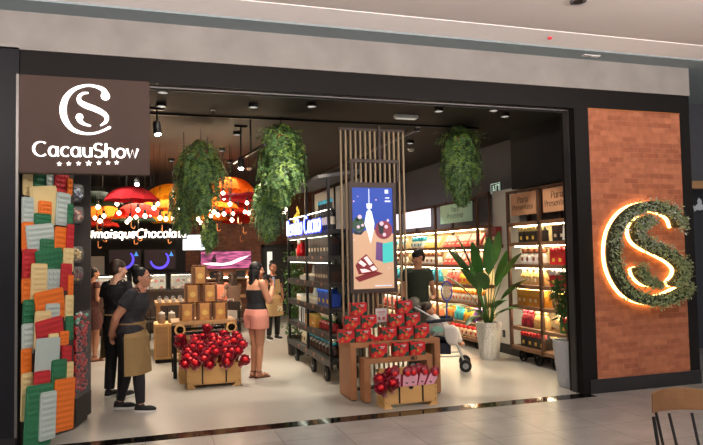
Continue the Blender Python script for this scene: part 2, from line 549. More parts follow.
t = thing('wall_outlet', 'small black outlet plate low on the pale wall panel', 'outlet', (5.718, p.y, .32))
MB().box(-.012, -.04, -.06, 0, .04, .06).build('plate', M_BLACK, t, 0.004)
MB().box(-.016, -.02, -.025, -.012, .02, .025).build('socket', M_WALL, t)

# ------------------------------------------------------------------ neighbouring shop on the right
struct('wall_neighbour', MB().box(6.63, 1.6, 2.72, 14, 1.75, 4.06).box(6.63, .26, 2.9, 6.66, 1.6, 4.06), mat('slate_panel', (70, 72, 78), .6))
struct('trim_neighbour_beam', MB().box(6.63, 1.5, 2.62, 14, 1.6, 2.74), M_WOODX)
struct('wall_neighbour_back', MB().box(6.63, 2.2, 0, 14, 2.35, 2.72), mat('navy_panel', (34, 38, 48), .6))
sl = MB()
for k in range(9): sl.box(6.68, 2.10, 1.05 + k * .11, 8.5, 2.195, 1.14 + k * .11)
tag(sl.build('slat_board', mat('dark_slat_wood', (112, 76, 52), .6, 0, .15, 4)), 'brown wooden slat board on the neighbouring shop wall at right edge', 'slat board')
p = at(700.5, 169, 1, 2.19)
st = MB()
st.prism([(0.09 * (1 if k % 2 == 0 else .42) * math.sin(k * PI / 5), 0.09 * (1 if k % 2 == 0 else .42) * math.cos(k * PI / 5)) for k in range(10)], (0, 0, 0), (1, 0, 0), (0, 0, 1), (0, -1, 0), 0, .02)
o = tag(st.build('star_ornament', mat('tan_paint', (176, 140, 98), .6)), 'tan star ornament on the dark neighbouring wall', 'ornament'); o.location = (p.x, 2.195, p.z)
p = at(700, 207, 1, 2.1)
b = MB()
b.ell((0, 0, 0), (.10, .012, .06)).ell((.0, 0, .09), (.05, .012, .055)).prism([(-.05, .1), (.0, .17), (-.02, .06)], (0, 0, 0), (1, 0, 0), (0, 0, 1), (0, -1, 0), -.01, .01)
b.prism([(-.02, -.03), (-.14, .03), (-.12, -.08)], (0, 0, 0), (1, 0, 0), (0, 0, 1), (0, -1, 0), -.01, .01).prism([(.02, -.03), (.14, .05), (.12, -.08)], (0, 0, 0), (1, 0, 0), (0, 0, 1), (0, -1, 0), -.01, .01)
o = tag(b.fused('bird_ornament', mat('pale_blue_paint', (214, 224, 232), .6), voxel=.008), 'pale bird-shaped ornament on the neighbouring slat board', 'ornament'); o.location = (p.x, 2.105, p.z)

# ------------------------------------------------------------------ brown lightbox sign with white lettering
SY = -0.14
q0, q1 = at(19, 74, 1, SY), at(150, 178, 1, SY)
S0, S1, SZ0, SZ1 = q0.x, q1.x, at(19.5, 172.5, 1, SY).z, q0.z
t = thing('lightbox_sign', 'brown square lightbox sign with white round monogram, lettering and seven stars at top left', 'sign', (S0, SY, SZ0))
m_br = mat('chocolate_panel', (62, 45, 37), .6, 0, .04, 2, spec=.3)
MB().box(0, 0, 0, S1 - S0, .13, SZ1 - SZ0).build('panel', m_br, t, .006)
UX, UZ, NF = V((1, 0, 0)), V((0, 0, 1)), V((0, -1, 0))
kx = (S1 - S0) / 131.0 / 4.047            # metres per crop pixel across
kz = (SZ1 - SZ0) / 97.0 / 4.047


def sgn(px, py):                          # crop pixel to panel metres, following the slight tilt
    return ((px - 37) * kx, (SZ1 - SZ0) - (py - 12 - (px - 37) * .066) * kz)


lm = MB()
ce = V((0, 0, 0))
for P_, W_ in ((LOGO_C, LOGO_CW), (LOGO_S, LOGO_SW), (LOGO_T, LOGO_TW)):
    pa, ww = smooth_path([sgn(*q) for q in P_], [w * kx for w in W_])
    stroke(lm, pa, ww, ce, UX, UZ, NF, 0, .012)
for (q, r) in (((381, 106), 19), ((276, 190), 15), ((399, 236), 5)):
    disc(lm, sgn(*q), r * kx, UX, UZ, NF, 0, .0122)
lm.build('monogram', E_WHITE, t)
lt = MB()
a = sgn(92, 340); b2 = sgn(520, 352)
wd = text_width('CacauShow', .04)
xh = (b2[0] - a[0]) / wd
lettering(lt, 'CacauShow', xh, xh * .19, V((a[0], 0, a[1])), UX, V((0, 0, 1)) * .98, NF, 0, .012, .5, .04)
lt.build('lettering', E_WHITE, t)
for k, px in enumerate((196, 233, 272, 313, 354, 392, 427)):
    c = sgn(px, 378 + (px - 196) * .02); r = (14 if k == 3 else 11) * kx
    s_ = MB().prism([(c[0] + r * (1 if i % 2 == 0 else .42) * math.sin(i * PI / 5), c[1] + r * (1 if i % 2 == 0 else .42) * math.cos(i * PI / 5)) for i in range(10)], (0, 0, 0), UX, UZ, NF, 0, .012)
    s_.build('star', E_WHITE, t)

# ------------------------------------------------------------------ leafy monogram on the brick
cpt = at(653, 254, 1, -0.2)
t = thing('leafy_monogram_sign', 'round monogram sign covered in green leaves with glowing warm edge on the brick panel', 'sign', (cpt.x - .01, 0, cpt.z))
un = .575
LG, LD, LE = MB(), MB(), MB()
LEAFPTS = []
for P_, w0 in ((LOGO_C, .265), (LOGO_S, .29), (LOGO_T, .22)):
    base = norm_logo(P_)
    vals = [w0 * un] * len(base)
    vals[-1] *= .55
    vals[0] *= .9
    pa, ww = smooth_path([(x * un * (1.0 if P_ is not LOGO_S else 1.0), z * un) for x, z in base], vals, 5)
    stroke(LD, pa, [w * .8 for w in ww], (0, 0, 0), UX, UZ, NF, .10, .19)
    stroke(LE, pa, [w * .8 for w in ww], (0, 0, 0), UX, UZ, NF, .012, .045)
    stroke(LG, pa, [w * .5 for w in ww], (0, 0, 0), UX, UZ, NF, .045, .10)
    for (q, w) in zip(pa, ww): LEAFPTS.append((q, w))
LE.build('light_edge', E_WARM, t)
LG.build('spacer', M_BLACK, t)
LD.build('letter_body', mat('moss_backing', (50, 58, 38), .9), t)
lf = MB()
for (q, w) in LEAFPTS:
    for k in range(30):
        x = q[0] + RN.uniform(-.5, .5) * w * 1.02 + RN.uniform(-.02, .02); z = q[1] + RN.uniform(-.5, .5) * w * 1.02 + RN.uniform(-.02, .02)
        y = -.19 - RN.random() * .03 if RN.random() < .7 else -.11 - RN.random() * .08
        d = V((RN.uniform(-1, 1), -RN.uniform(.1, 1.0), RN.uniform(-1, 1))).normalized()
        s_ = d.cross(V((RN.uniform(-1, 1), RN.uniform(-1, 1), RN.uniform(-1, 1)))).normalized()
        L, wl = RN.uniform(.03, .055), RN.uniform(.008, .014)
        o = V((x, y, z))
        lf.mi = 1 if z > .05 and RN.random() < .35 else 0
        lf.mesh([o, o + d * L * .5 + s_ * wl, o + d * L, o + d * L * .5 - s_ * wl], [(0, 1, 2, 3)])
lf.build('foliage', [mat('boxwood_green', (140, 156, 110), .6, 0, .3, 30), mat('dusty_green', (166, 174, 160), .7, 0, .2, 30)], t)

# ------------------------------------------------------------------ lights: mall lamps, shop track spots
w = bpy.data.worlds.new('mall_air'); SC.world = w
w.use_nodes = True
w.node_tree.nodes['Background'].inputs[0].default_value = lin((236, 232, 230))
w.node_tree.nodes['Background'].inputs[1].default_value = 0.7


def area(name, loc, rot, sx, sy, e, col):
    l = bpy.data.lights.new(name, 'AREA'); l.shape = 'RECTANGLE'; l.size = sx; l.size_y = sy; l.energy = e
    l.color = lin(col)[:3]
    o = bpy.data.objects.new(name, l); COL.objects.link(o); o.location = loc; o.rotation_euler = rot
    return o


def spot(name, loc, tgt, e, ang=50, blend=.35, col=(255, 240, 220), r=.04):
    l = bpy.data.lights.new(name, 'SPOT'); l.energy = e * 1.2; l.spot_size = math.radians(ang); l.spot_blend = blend; l.color = lin(col)[:3]; l.shadow_soft_size = r
    o = bpy.data.objects.new(name, l); COL.objects.link(o); o.location = loc
    o.rotation_euler = (V(tgt) - V(loc)).to_track_quat('-Z', 'Y').to_euler()
    return o


for (x, y) in ((-2.5, -3.6), (1.5, -3.6), (5.5, -3.6)):
    area('mall_ceiling_lamp', (x, y, 3.99), (0, 0, 0), 1.2, .3, 45, (255, 240, 230))

for x in (-3.5, 1.0, 5.5):
    area('mall_uplight_fill', (x, -4.5, 3.3), (math.radians(180 - 22), 0, 0), 3.6, .15, 330, (255, 240, 234))  # unseen uplights added to brighten the mall ceiling
# ------------------------------------------------------------------ wall of moulded bar plaques on the left
W0, W1 = V((-1.085, 0.10, 0)), V((-0.685, 0.585, 0))
wd_ = (W1 - W0).normalized()
wn = V((wd_.y, -wd_.x, 0))                   # towards the mall
bk = MB()
bk.rings([[W0 - wn * .05, W1 - wn * .05, W1, W0], [W0 - wn * .05 + V((0, 0, 2.7)), W1 - wn * .05 + V((0, 0, 2.7)), W1 + V((0, 0, 2.7)), W0 + V((0, 0, 2.7))]])
struct('wall_plaque_backing', bk, mat('dark_backing', (48, 42, 38), .7))
PCOL = {'cream': (224, 202, 146), 'green': (28, 100, 66), 'blue': (176, 192, 188), 'red': (172, 30, 40), 'orange': (222, 112, 32)}
PNAME = {'cream': 'cream', 'green': 'dark green', 'blue': 'pale blue', 'red': 'red', 'orange': 'orange'}
PM = {k: mat('plaque_' + k, c, .5, 0, .05, 6) for k, c in PCOL.items()}
# colour, centre x, centre y, width, height (photo pixels), tilt, ridges (0 plain, 1 ribs, 2 squares)
PLAQ = [('cream', 28.3, 183, 10, 25, 0, 1), ('green', 41, 181, 14, 20, 0, 1), ('blue', 51, 180, 8, 18, 0, 1), ('red', 61.5, 184, 14, 23, 6, 2), ('orange', 70, 187, 5, 17, 4, 2),
        ('cream', 47, 206, 27, 40, 3, 0), ('blue', 28.5, 211, 12, 28, 0, 1), ('blue', 62.5, 209, 14, 33, 7, 1), ('orange', 45.5, 208.5, 13, 15, 2, 2), ('green', 70.5, 215, 5, 22, 4, 1),
        ('orange', 28.5, 237, 12, 30, 0, 1), ('green', 43, 222, 17, 17, 3, 1), ('blue', 42.5, 238, 28, 28, 5, 1), ('orange', 62, 239, 15, 24, 6, 1), ('red', 70, 238, 7, 28, 6, 2),
        ('red', 30.5, 266, 15, 34, 0, 1), ('green', 47.5, 246, 14, 14, 3, 2), ('green', 51, 261, 27, 24, 3, 2), ('cream', 68.5, 260, 10, 24, 4, 2),
        ('orange', 27, 291, 9, 25, 0, 1), ('cream', 39, 283, 16, 39, 3, 1), ('blue', 54.5, 281, 15, 24, 3, 2), ('red', 66, 277, 11, 27, 6, 2), ('orange', 71, 286, 5, 22, 3, 2),
        ('green', 31.5, 315, 17, 31, 2, 1), ('orange', 52, 305, 29, 31, 5, 1), ('cream', 69.5, 308, 8, 26, 3, 1), ('blue', 53, 312, 14, 17, 3, 1),
        ('blue', 28.5, 339, 12, 31, 0, 1), ('cream', 42.5, 330, 16, 38, 4, 1), ('green', 69.5, 328, 8, 24, 4, 1), ('red', 52.5, 336, 27, 36, 6, 1), ('cream', 54, 340, 10, 13, 3, 1), ('orange', 64.5, 338, 9, 14, 5, 2),
        ('orange', 27, 367, 10, 37, 0, 1), ('red', 66.5, 360, 10, 28, 4, 1), ('blue', 47, 359, 24, 42, 5, 0), ('cream', 69, 371, 9, 18, 4, 1), ('green', 59, 373, 15, 27, 5, 1), ('red', 42, 382, 16, 22, 5, 1),
        ('cream', 27, 397, 11, 48, 2, 1), ('green', 37.5, 416, 27, 62, 6, 1), ('orange', 63.5, 405, 20, 52, 5, 1), ('blue', 47.5, 416, 16, 48, 4, 1)]


def wallpt(px, py, off=0.0):
    d = fw + r2 * ((px - 351.5) / FPX) + u2 * ((222.5 - py) / FPX)
    t_ = (W0 + wn * off - CAMLOC).dot(wn) / d.dot(wn)
    return CAMLOC + d * t_


pcount = {}
POFF = []
for i, (cn, cx, cy, pw_, ph_, tilt, kind) in enumerate(PLAQ):
    of_ = .03
    for (jx, jy, jw, jh, jo) in POFF:
        if abs(jx - cx) < (jw + pw_) / 2 and abs(jy - cy) < (jh + ph_) / 2: of_ = max(of_, jo + .0175)
    POFF.append((cx, cy, pw_, ph_, of_))
    a = wallpt(cx - pw_ / 2, cy, of_); b = wallpt(cx + pw_ / 2, cy, of_)
    c0 = wallpt(cx, cy + ph_ / 2, of_); c1 = wallpt(cx, cy - ph_ / 2, of_)
    wm = (b - a).length * .98; hm = abs(c1.z - c0.z)
    z0 = max(0.012, min(c0.z, c1.z))
    if z0 == 0.012: hm = abs(max(c0.z, c1.z)) - .012
    mid = (a + b) / 2
    T = .012
    pm_ = MB()
    r_ = min(.02, wm * .15)
    pts = []
    for (sx, sz, a0) in ((1, 0, -90), (1, 1, 0), (-1, 1, 90), (-1, 0, 180)):
        for k in range(4):
            an = math.radians(a0 + k * 30)
            pts.append((sx * (wm / 2 - r_) + r_ * math.cos(an), (r_ if sz == 0 else hm - r_) + r_ * math.sin(an)))
    pm_.prism(pts, (0, 0, 0), (1, 0, 0), (0, 0, 1), (0, -1, 0), 0, T)
    e = min(.014, wm * .12)
    if kind:
        nr = max(3, int(hm / .05))
        ncol = 1 if kind == 1 else max(2, int(wm / .045))
        for q in range(nr):
            z_a, z_b = e + (hm - 2 * e) * (q + .16) / nr, e + (hm - 2 * e) * (q + .84) / nr
            for cc in range(ncol):
                x_a = -wm / 2 + e + (wm - 2 * e) * (cc + (.06 if ncol > 1 else 0)) / ncol
                x_b = -wm / 2 + e + (wm - 2 * e) * (cc + (.94 if ncol > 1 else 1)) / ncol
                g_ = .004
                iz, ix = (z_b - z_a) * .25, min((x_b - x_a) * .1, .006)
                pm_.rings([[V((x_a, -T, z_a)), V((x_b, -T, z_a)), V((x_b, -T, z_b)), V((x_a, -T, z_b))], [V((x_a + ix, -T - g_, z_a + iz)), V((x_b - ix, -T - g_, z_a + iz)), V((x_b - ix, -T - g_, z_b - iz)), V((x_a + ix, -T - g_, z_b - iz))]])
    else:
        pm_.prism([(x * .86, .07 * hm + z * .86) for x, z in pts], (0, 0, 0), (1, 0, 0), (0, 0, 1), (0, -1, 0), T, T + .003)
    o = pm_.build('bar_plaque', PM[cn])
    ex = V((wd_.x, wd_.y, 0)); ey = -wn; ez = V((0, 0, 1))
    Rm = Matrix(((ex.x, ey.x, 0), (ex.y, ey.y, 0), (0, 0, 1))).to_4x4()
    lean = math.radians(0)
    o.matrix_world = Matrix.Translation(V((mid.x, mid.y, z0 + (.03 if z0 < .05 else 0))) - wn * .014) @ Rm @ Matrix.Rotation(lean, 4, 'X') @ Matrix.Rotation(math.radians(-7 if (pw_ > 20 and cy < 345) else tilt * .6), 4, 'Y')
    size = 'large' if pw_ * ph_ > 700 else ('narrow' if pw_ < 11 else ('small' if pw_ * ph_ < 260 else 'medium'))
    tex = ('smooth', 'ribbed', 'square-moulded')[kind]
    hor = 'at left edge' if cx < 34 else ('at right edge' if cx > 60 else 'in the middle')
    ver = ['topmost row', 'second row from top', 'third row from top', 'fourth row from top', 'fifth row from top', 'sixth row from top', 'seventh row from top', 'bottom row'][min(7, max(0, int((cy - 168) / 32)))]
    key = (cn, size, tex, hor, ver)
    pcount.setdefault(key, []).append(o)
    tag(o, '%s %s %s bar plaque %s, %s' % (size, PNAME[cn], tex, hor, ver), 'plaque', 'moulded bar plaques on the left display wall')
for k, l in pcount.items():
    if len(l) > 1:
        l.sort(key=lambda o: -o.location.z)
        for j, o in enumerate(l): o['label'] = o['label'] + (', upper one', ', lower one', ', lowest one')[j]

# ------------------------------------------------------------------ acrylic sweets dispenser beside the plaques
c0 = V((-0.72, 0.60, 0)); c1 = V((-0.615, 1.02, 0))
t = thing('sweets_dispenser', 'tall dark sweets stand with red foil sweets behind clear front beside the plaque wall', 'sweets stand', (-0.68, 0.80, 0))
L0 = c0 - V(t.location); L1 = c1 - V(t.location)
dv = (L1 - L0).normalized(); nv = V((dv.y, -dv.x, 0))


def slabz(mb, s0, s1, d0, d1, z0, z1):
    a, b = L0 + dv * s0, L0 + dv * s1
    mb.rings([[a + nv * d0 + V((0, 0, z)), b + nv * d0 + V((0, 0, z)), b + nv * d1 + V((0, 0, z)), a + nv * d1 + V((0, 0, z))] for z in (z0, z1)])


LN = (L1 - L0).length
mb = MB(); slabz(mb, 0.0, LN + .03, -.20, .06, 0.05, .30); slabz(mb, 0.02, LN, -.18, .03, 0, .05); mb.build('plinth', M_DARK, t, .004)
mb = MB(); slabz(mb, 0, LN, -.20, -.14, .30, 2.7); mb.build('back_board', M_BLACKWALL, t)
mb = MB(); slabz(mb, LN, LN + .015, -.14, .06, .30, 2.7); mb.build('side_profile', mat('grey_profile', (96, 92, 90), .4, .5), t)
mb = MB()
for k in range(230):
    s_, z_ = RN.uniform(.02, LN - .02), RN.uniform(.325, 1.12)
    p = L0 + dv * s_ + nv * RN.uniform(-.03, .035) + V((0, 0, z_))
    mb.mi = 1 if (z_ > 1.0 and RN.random() < .5) else (2 if RN.random() < .25 else 0)
    if z_ > 1.04: mb.mi = RN.choice((1, 3, 3, 0))
    mb.ell(p, (.02, .02, .02), n=8, m=5)
sw = mb.build('sweets', [mat('red_foil', (190, 24, 36), .3, .1), mat('mint_foil', (120, 196, 170), .3, .2), mat('dark_foil', (92, 16, 26), .35, .3), mat('white_foil', (220, 210, 210), .3, .2)], t, smooth=True)
tag(sw, kind='stuff')
mb = MB(); slabz(mb, 0, LN, .058, .064, .30, 1.16)
m_gl = bpy.data.materials.new('clear_acrylic'); m_gl.use_nodes = True
nt = m_gl.node_tree; bs = nt.nodes['Principled BSDF']
bs.inputs['Base Color'].default_value = (.95, .97, .97, 1); bs.inputs['Roughness'].default_value = .12; bs.inputs['Alpha'].default_value = .07; bs.inputs['Specular IOR Level'].default_value = .25
mb.build('clear_front', m_gl, t)
for (zz, cols, nm, lb) in ((1.45, ((120, 40, 50), (150, 120, 60)), 'jar', 'round clear bowl of red sweets on the dark stand, lowest of four'), (1.66, ((206, 172, 96), (226, 206, 150)), 'jar', 'round clear bowl of golden sweets on the dark stand, second lowest of four'),
                           (2.07, ((188, 44, 48), (210, 180, 160)), 'jar', 'round clear bowl of red and white sweets on the dark stand'), (2.30, ((60, 70, 96), (180, 190, 210)), 'jar', 'round clear bowl of dark blue sweets, topmost on the dark stand')):
    base = V(t.location) + L0 + dv * (LN * .42) + nv * (-.06) + V((0, 0, zz))
    j = thing('sweets_bowl', lb, 'bowl', base, math.atan2(dv.y, dv.x), 'sweets bowls on the dark stand')
    mb = MB()
    for k in range(90):
        a, r_ = RN.uniform(0, 2 * PI), .105 * math.sqrt(RN.random())
        mb.mi = 0 if RN.random() < .55 else 1
        mb.ell((r_ * math.cos(a), r_ * math.sin(a), .035 + RN.random() * .13 * (1 - .5 * (r_ / .1) ** 2)), (.02, .02, .018), n=7, m=5)
    tag(mb.build('sweets', [mat('sweet_%d' % cols[0][0], cols[0], .35, .2), mat('sweet_b%d' % cols[1][0], cols[1], .35, .2)], j, smooth=True), kind='stuff')
    MB().lathe([(.09, 0), (.125, .05), (.13, .11), (.115, .17), (.118, .172), (.134, .11), (.129, .048), (.092, -.004)], n=20).build('clear_bowl', m_gl, j, smooth=True)
    MB().lathe([(.10, -.014), (.10, -.005)], n=16).build('ring_holder', M_BLACK, j)

# ------------------------------------------------------------------ stepped table with paper-wrapped cakes, trunk of red parcels
PT = V((.82, 3.26, 0))
t = thing('display_table', 'wooden stepped display table under the stacked brown paper cakes', 'table', PT)
MB().box(-.46, -.30, .735, .44, .36, .785).build('tabletop', M_WOODX, t, .006)
for sx in (-.42, .40):
    for sy in (-.26, .32):
        MB().box(sx - .025, sy - .025, 0, sx + .025, sy + .025, .735).build('leg', M_IRON, t)
MB().box(-.44, -.28, .60, .42, -.26, .64).build('rail', M_IRON, t)
MB().box(-.44, .32, .60, .42, .34, .64).build('rail', M_IRON, t)
MB().box(-.30, -.20, .42, .18, .20, .60).box(-.32, -.22, .40, .20, .22, .42).build('drawer_box', M_CRATE, t, .004)
MB().box(-.44, -.28, .24, .42, .34, .27).build('lower_shelf', M_WOODX, t)
for (px, py, dy, lb) in ((180, 330, 2.72, 'round wooden spool on its side at left under the paper-wrapped cakes'), (231.5, 327, 2.80, 'round wooden spool on its side at right under the paper-wrapped cakes')):
    p = at(px, py, 1, dy + .12)
    o = thing('wooden_spool', lb, 'spool', p, group='wooden spools by the display table')
    MB().tube([(-.0, 0, 0), (0, .22, 0)], .05, 16).build('core', M_WOOD, o)
    d_ = MB().tube([(0, 0, 0), (0, .02, 0)], .075, 22); d_.build('end_disc', M_CRATE, o)
    MB().tube([(0, .2, 0), (0, .22, 0)], .075, 22).build('end_disc', M_CRATE, o)
    MB().tube([(0, -.004, 0), (0, .0, 0)], .016, 12).build('axle_hole', M_IRON, o)

# paper-wrapped cakes
m_kraft = mat('printed_kraft_paper', (206, 150, 82), .55, 0, 0, 16, col2=(150, 96, 48))
m_kd = mat('dark_print', (96, 58, 34), .6)
m_kg = mat('gold_seal', (214, 176, 96), .4, .2)


def make_cake(label):
    o = thing('paper_wrapped_cake', label, 'cake', group='brown paper-wrapped cakes stacked on the table')
    w_, h_ = .108, .24
    mb = MB()
    rg = []
    for (s_, z) in ((.96, 0), (1, .03), (1.02, h_ * .6), (1.0, h_ * .92), (.98, h_)):
        rg.append([V((w_ * s_ * (math.cos(a) * 1.0) * f_, w_ * s_ * math.sin(a) * f_, z)) for k in range(16) for a in [2 * PI * k / 16] for f_ in [1.0 / max(abs(math.cos(a)), abs(math.sin(a))) ** .75]])
    mb.rings(rg)
    mb.build('paper_box', m_kraft, o, smooth=False)
    z = h_ * .45
    for s_ in (-1, 1):
        MB().box(s_ * .085 - .016, -.112, .01, s_ * .085 + .016, -.105, h_ * .98).build('side_print', m_kd, o)
    sl_ = MB(); disc(sl_, (0, z), .04, UX, UZ, NF, .1075, .112); sl_.build('seal', m_kg, o)
    rf = MB()
    for k in range(9):
        a = 2 * PI * k / 9
        rf.ell((.075 * math.cos(a), .075 * math.sin(a), h_ + .012), (.035, .035, .02), n=8, m=5)
    rf.build('folded_top', mat('brown_fold', (112, 66, 40), .5), o)
    return o


cake0 = None
for (px, ok, lb) in ((187, 0, 'paper-wrapped cake, left in the bottom row of the stack'), (204, 0, 'paper-wrapped cake, middle of the bottom row of the stack'), (220.5, 0, 'paper-wrapped cake with white bow, right in the bottom row of the stack'),
                     (192.5, 1, 'paper-wrapped cake, left in the middle row of the stack'), (210, 1, 'paper-wrapped cake, right in the middle row of the stack'), (200, 2, 'paper-wrapped cake alone on top of the stack')):
    p = at(px, 318, 1, 3.15)
    lc = (p.x, 3.2 + .02 * ok, .787 + ok * .262)
    if cake0 is None: cake0 = make_cake(lb); cake0.location = lc
    else: dup(cake0, lc, RN.uniform(-.06, .06), lb)


def trunk(name, label, loc, W_, D_, H_, rz=0):
    o = thing(name, label, 'chest', loc, rz)
    b = MB()
    th = .018
    b.box(-W_ / 2, -D_ / 2, .045, W_ / 2, -D_ / 2 + th, H_).box(-W_ / 2, D_ / 2 - th, .045, W_ / 2, D_ / 2, H_)
    b.box(-W_ / 2, -D_ / 2 + th, .045, -W_ / 2 + th, D_ / 2 - th, H_).box(W_ / 2 - th, -D_ / 2 + th, .045, W_ / 2, D_ / 2 - th, H_).box(-W_ / 2, -D_ / 2, .04, W_ / 2, D_ / 2, .055)
    b.build('body', M_CRATE, o, .003)
    for s_ in (-1, 1):
        MB().prism([(0, 0), (W_ * .16, 0), (W_ * .13, .02), (W_ * .1, .045), (0, .045)] if s_ < 0 else [(0, 0), (0, .045), (-W_ * .1, .045), (-W_ * .13, .02), (-W_ * .16, 0)], (s_ * W_ / 2, -D_ / 2 - .003, 0), UX, UZ, (0, 1, 0), 0, D_ + .006).build('foot', M_CRATE, o)
    for s_ in (-.22, .22):
        MB().box(s_ * W_ - .009, -D_ / 2 - .006, .05, s_ * W_ + .009, -D_ / 2, H_ + .004).build('strap', M_IRON, o)
    hs = MB(); hs.prism([(.028 * math.cos(a), min(0, .03 * math.sin(a))) for a in [PI + PI * k / 8 for k in range(9)]], (0, 0, 0), UX, UZ, NF, D_ / 2, D_ / 2 + .008)
    ob = hs.build('hasp', M_IRON, o); ob.location = (0, 0, H_)
    MB().box(-W_ / 2 - .006, -.045, H_ * .62, -W_ / 2, .045, H_ * .78).build('side_handle', M_IRON, o)
    cr = MB()
    for sx in (-1, 1):
        for z in (.07, H_ * .55, H_ - .03):
            cr.ell((sx * (W_ / 2 - .02), -D_ / 2 - .002, z), (.006, .004, .006), n=6, m=4)
    cr.build('stud', M_IRON, o)
    return o


tk = trunk('wooden_chest', 'pine trunk with black straps full of red wrapped parcels, left of the shop', (.86, 2.34, 0), .69, .34, .30)
tk2 = trunk('wooden_chest', 'pine trunk behind the front one, also under the red parcels', (.80, 2.70, 0), .72, .29, .38)
m_rp = mat('dark_red_cellophane', (120, 14, 34), .4, 0, .3, 20)
m_rr = mat('bright_red_foil', (214, 26, 36), .3, .1)
m_pk = mat('pink_paper', (232, 160, 176), .5)


def make_parcel():
    o = thing('red_parcel', 'x', 'parcel', group='red wrapped parcels heaped in the left trunk')
    mb = MB()
    rings = []
    for (r, z, wv) in ((.014, 0, 0), (.022, .07, 0), (.03, .12, .002), (.047, .165, .006), (.058, .20, .012), (.060, .232, .018), (.055, .230, .018), (.042, .20, .008), (.02, .18, 0)):
        rings.append([V(((r + wv * .35 * math.sin(9 * a)) * math.cos(a), (r + wv * .35 * math.sin(9 * a)) * math.sin(a), z + wv * .5 * math.sin(7 * a + 1))) for a in [2 * PI * k / 28 for k in range(28)]])
    mb.rings(rings)
    mb.build('cellophane', m_rp, o)
    MB().ell((0, 0, .215), (.029, .029, .035), n=10, m=7).build('red_egg', m_rr, o, smooth=True)
    MB().prism([(-.012, 0), (.012, 0), (.006, -.05), (-.006, -.05)], (0, -.034, .12), UX, UZ, NF, -.01, .002).build('pink_tag', m_pk, o)
    return o


par0 = make_parcel()
n = 0
rows = [(2.29, .25, 9, .22), (2.38, .31, 9, .3), (2.48, .35, 8, .28), (2.65, .37, 8, .26), (2.74, .39, 7, .22), (2.83, .41, 6, .2)]
rown = ['front', 'second', 'third', 'fourth', 'fifth', 'back']
for ri, (y, z, cnt, tl) in enumerate(rows):
    for k in range(cnt):
        x = .84 + (k - (cnt - 1) / 2) * (.74 / cnt) + RN.uniform(-.012, .012)
        lb = 'red wrapped parcel, %s from left in the %s row of the heap' % (ORD[k], rown[ri])
        o = par0 if n == 0 else dup(par0)
        o['label'] = lb
        o.location = (x, y - .05 + RN.uniform(-.015, .015), z - .02 + RN.uniform(-.02, .03))
        o.rotation_euler = (.95 - .13 * ri + RN.uniform(-.25, .25), (x - .84) * .9 + RN.uniform(-.2, .2), RN.uniform(-.5, .5))
        o.scale = (1.22, 1.22, 1.0)
        n += 1
for k, (px, py, y) in enumerate(((182, 343, 2.55), (205, 333, 2.8))):
    p = at(px, py, 1, y)
    o = dup(par0, p - V((0, 0, .12)), 0.2)
    o.rotation_euler = (0.15, -.15 if k == 0 else .1, .3)
    o['label'] = ('red wrapped parcel with pink tag standing highest at the left of the heap', 'red wrapped parcel standing highest in the middle below the cakes')[k]
# ------------------------------------------------------------------ nesting tables with gift boxes, pink parcels in a trunk
def nest(name, label, x0, x1, y0, y1, h, shelf=False):
    o = thing(name, label, 'table', ((x0 + x1) / 2, (y0 + y1) / 2, 0))
    w, d = (x1 - x0) / 2, (y1 - y0) / 2
    MB().box(-w, -d, h - .06, w, d, h).build('tabletop', M_TABLE, o, .004)
    MB().box(-w, -d, .012, -w + .075, d, h - .06).build('side_panel', M_TABLE, o, .003)
    MB().box(w - .075, -d, .012, w, d, h - .06).build('side_panel', M_TABLE, o, .003)
    MB().box(-w + .01, -d + .01, 0, -w + .065, d - .01, .012).build('glide', M_BLACK, o)
    MB().box(w - .065, -d + .01, 0, w - .01, d - .01, .012).build('glide', M_BLACK, o)
    return o


NB = nest('nesting_table', 'taller veneered nesting table under the pyramids of red and green gift boxes', 2.26, 3.40, .70, 1.16, .665)
NS = nest('nesting_table', 'lower veneered nesting table pulled out in front of the taller one', 2.37, 3.22, .53, .695, .50)

m_gr = mat('gift_red', (196, 24, 34), .4, 0, .1, 10)
m_gg = mat('gift_green', (22, 66, 48), .45, 0, .2, 30)
m_go = mat('gift_gold', (196, 140, 66), .4, .2)
m_bb = mat('bauble_red', (222, 50, 36), .35)


def make_gift(label):
    o = thing('gift_box', label, 'gift box', group='red and green gift boxes on the nesting tables')
    w, d, h = .183, .12, .148
    b = MB().box(-w / 2, -d / 2, 0, w / 2, d / 2, h)
    b.build('carton', m_gr, o, .003)
    f = MB()
    f.prism([(-w / 2, h * .8), (-w / 2, h * .42), (-.03, h * .2), (.01, h * .35), (.04, h * .62), (w * .05, h * .85)], (0, 0, 0), UX, UZ, NF, d / 2, d / 2 + .0012)
    f.prism([(w / 2, 0), (w / 2, h * .34), (.045, h * .26), (.03, 0)], (0, 0, 0), UX, UZ, NF, d / 2, d / 2 + .0012)
    f.box(-w / 2 - .0012, -d / 2, h * .3, -w / 2, 0, h)
    f.build('green_print', m_gg, o)
    g = MB()
    for (cx, cz, r) in ((-.045, .05, .022), (.005, .085, .02), (.03, .045, .026), (-.03, .105, .014)):
        disc(g, (cx, cz), r, UX, UZ, NF, d / 2 + .0013, d / 2 + .0022, 14)
    g.build('bauble_print', m_bb, o)
    for (c_, r_, e0) in (((.0, .055), .018, .0023), ((-.055, .018), .013, .0014)):
        g = MB(); disc(g, c_, r_, UX, UZ, NF, d / 2 + e0, d / 2 + .003, 12)
        g.build('gold_print', m_go, o)
    MB().box(.005, -d / 2 - .0024, h * .8, .06, -d / 2 - .0013, h * .86).box(.015, -d / 2 - .0024, h * .7, .05, -d / 2 - .0013, h * .74).build('cream_print', M_WHITE, o)
    MB().box(-w * .2, -.03, h, w * .2, .03, h + .0015).build('top_label', m_gg, o)
    return o


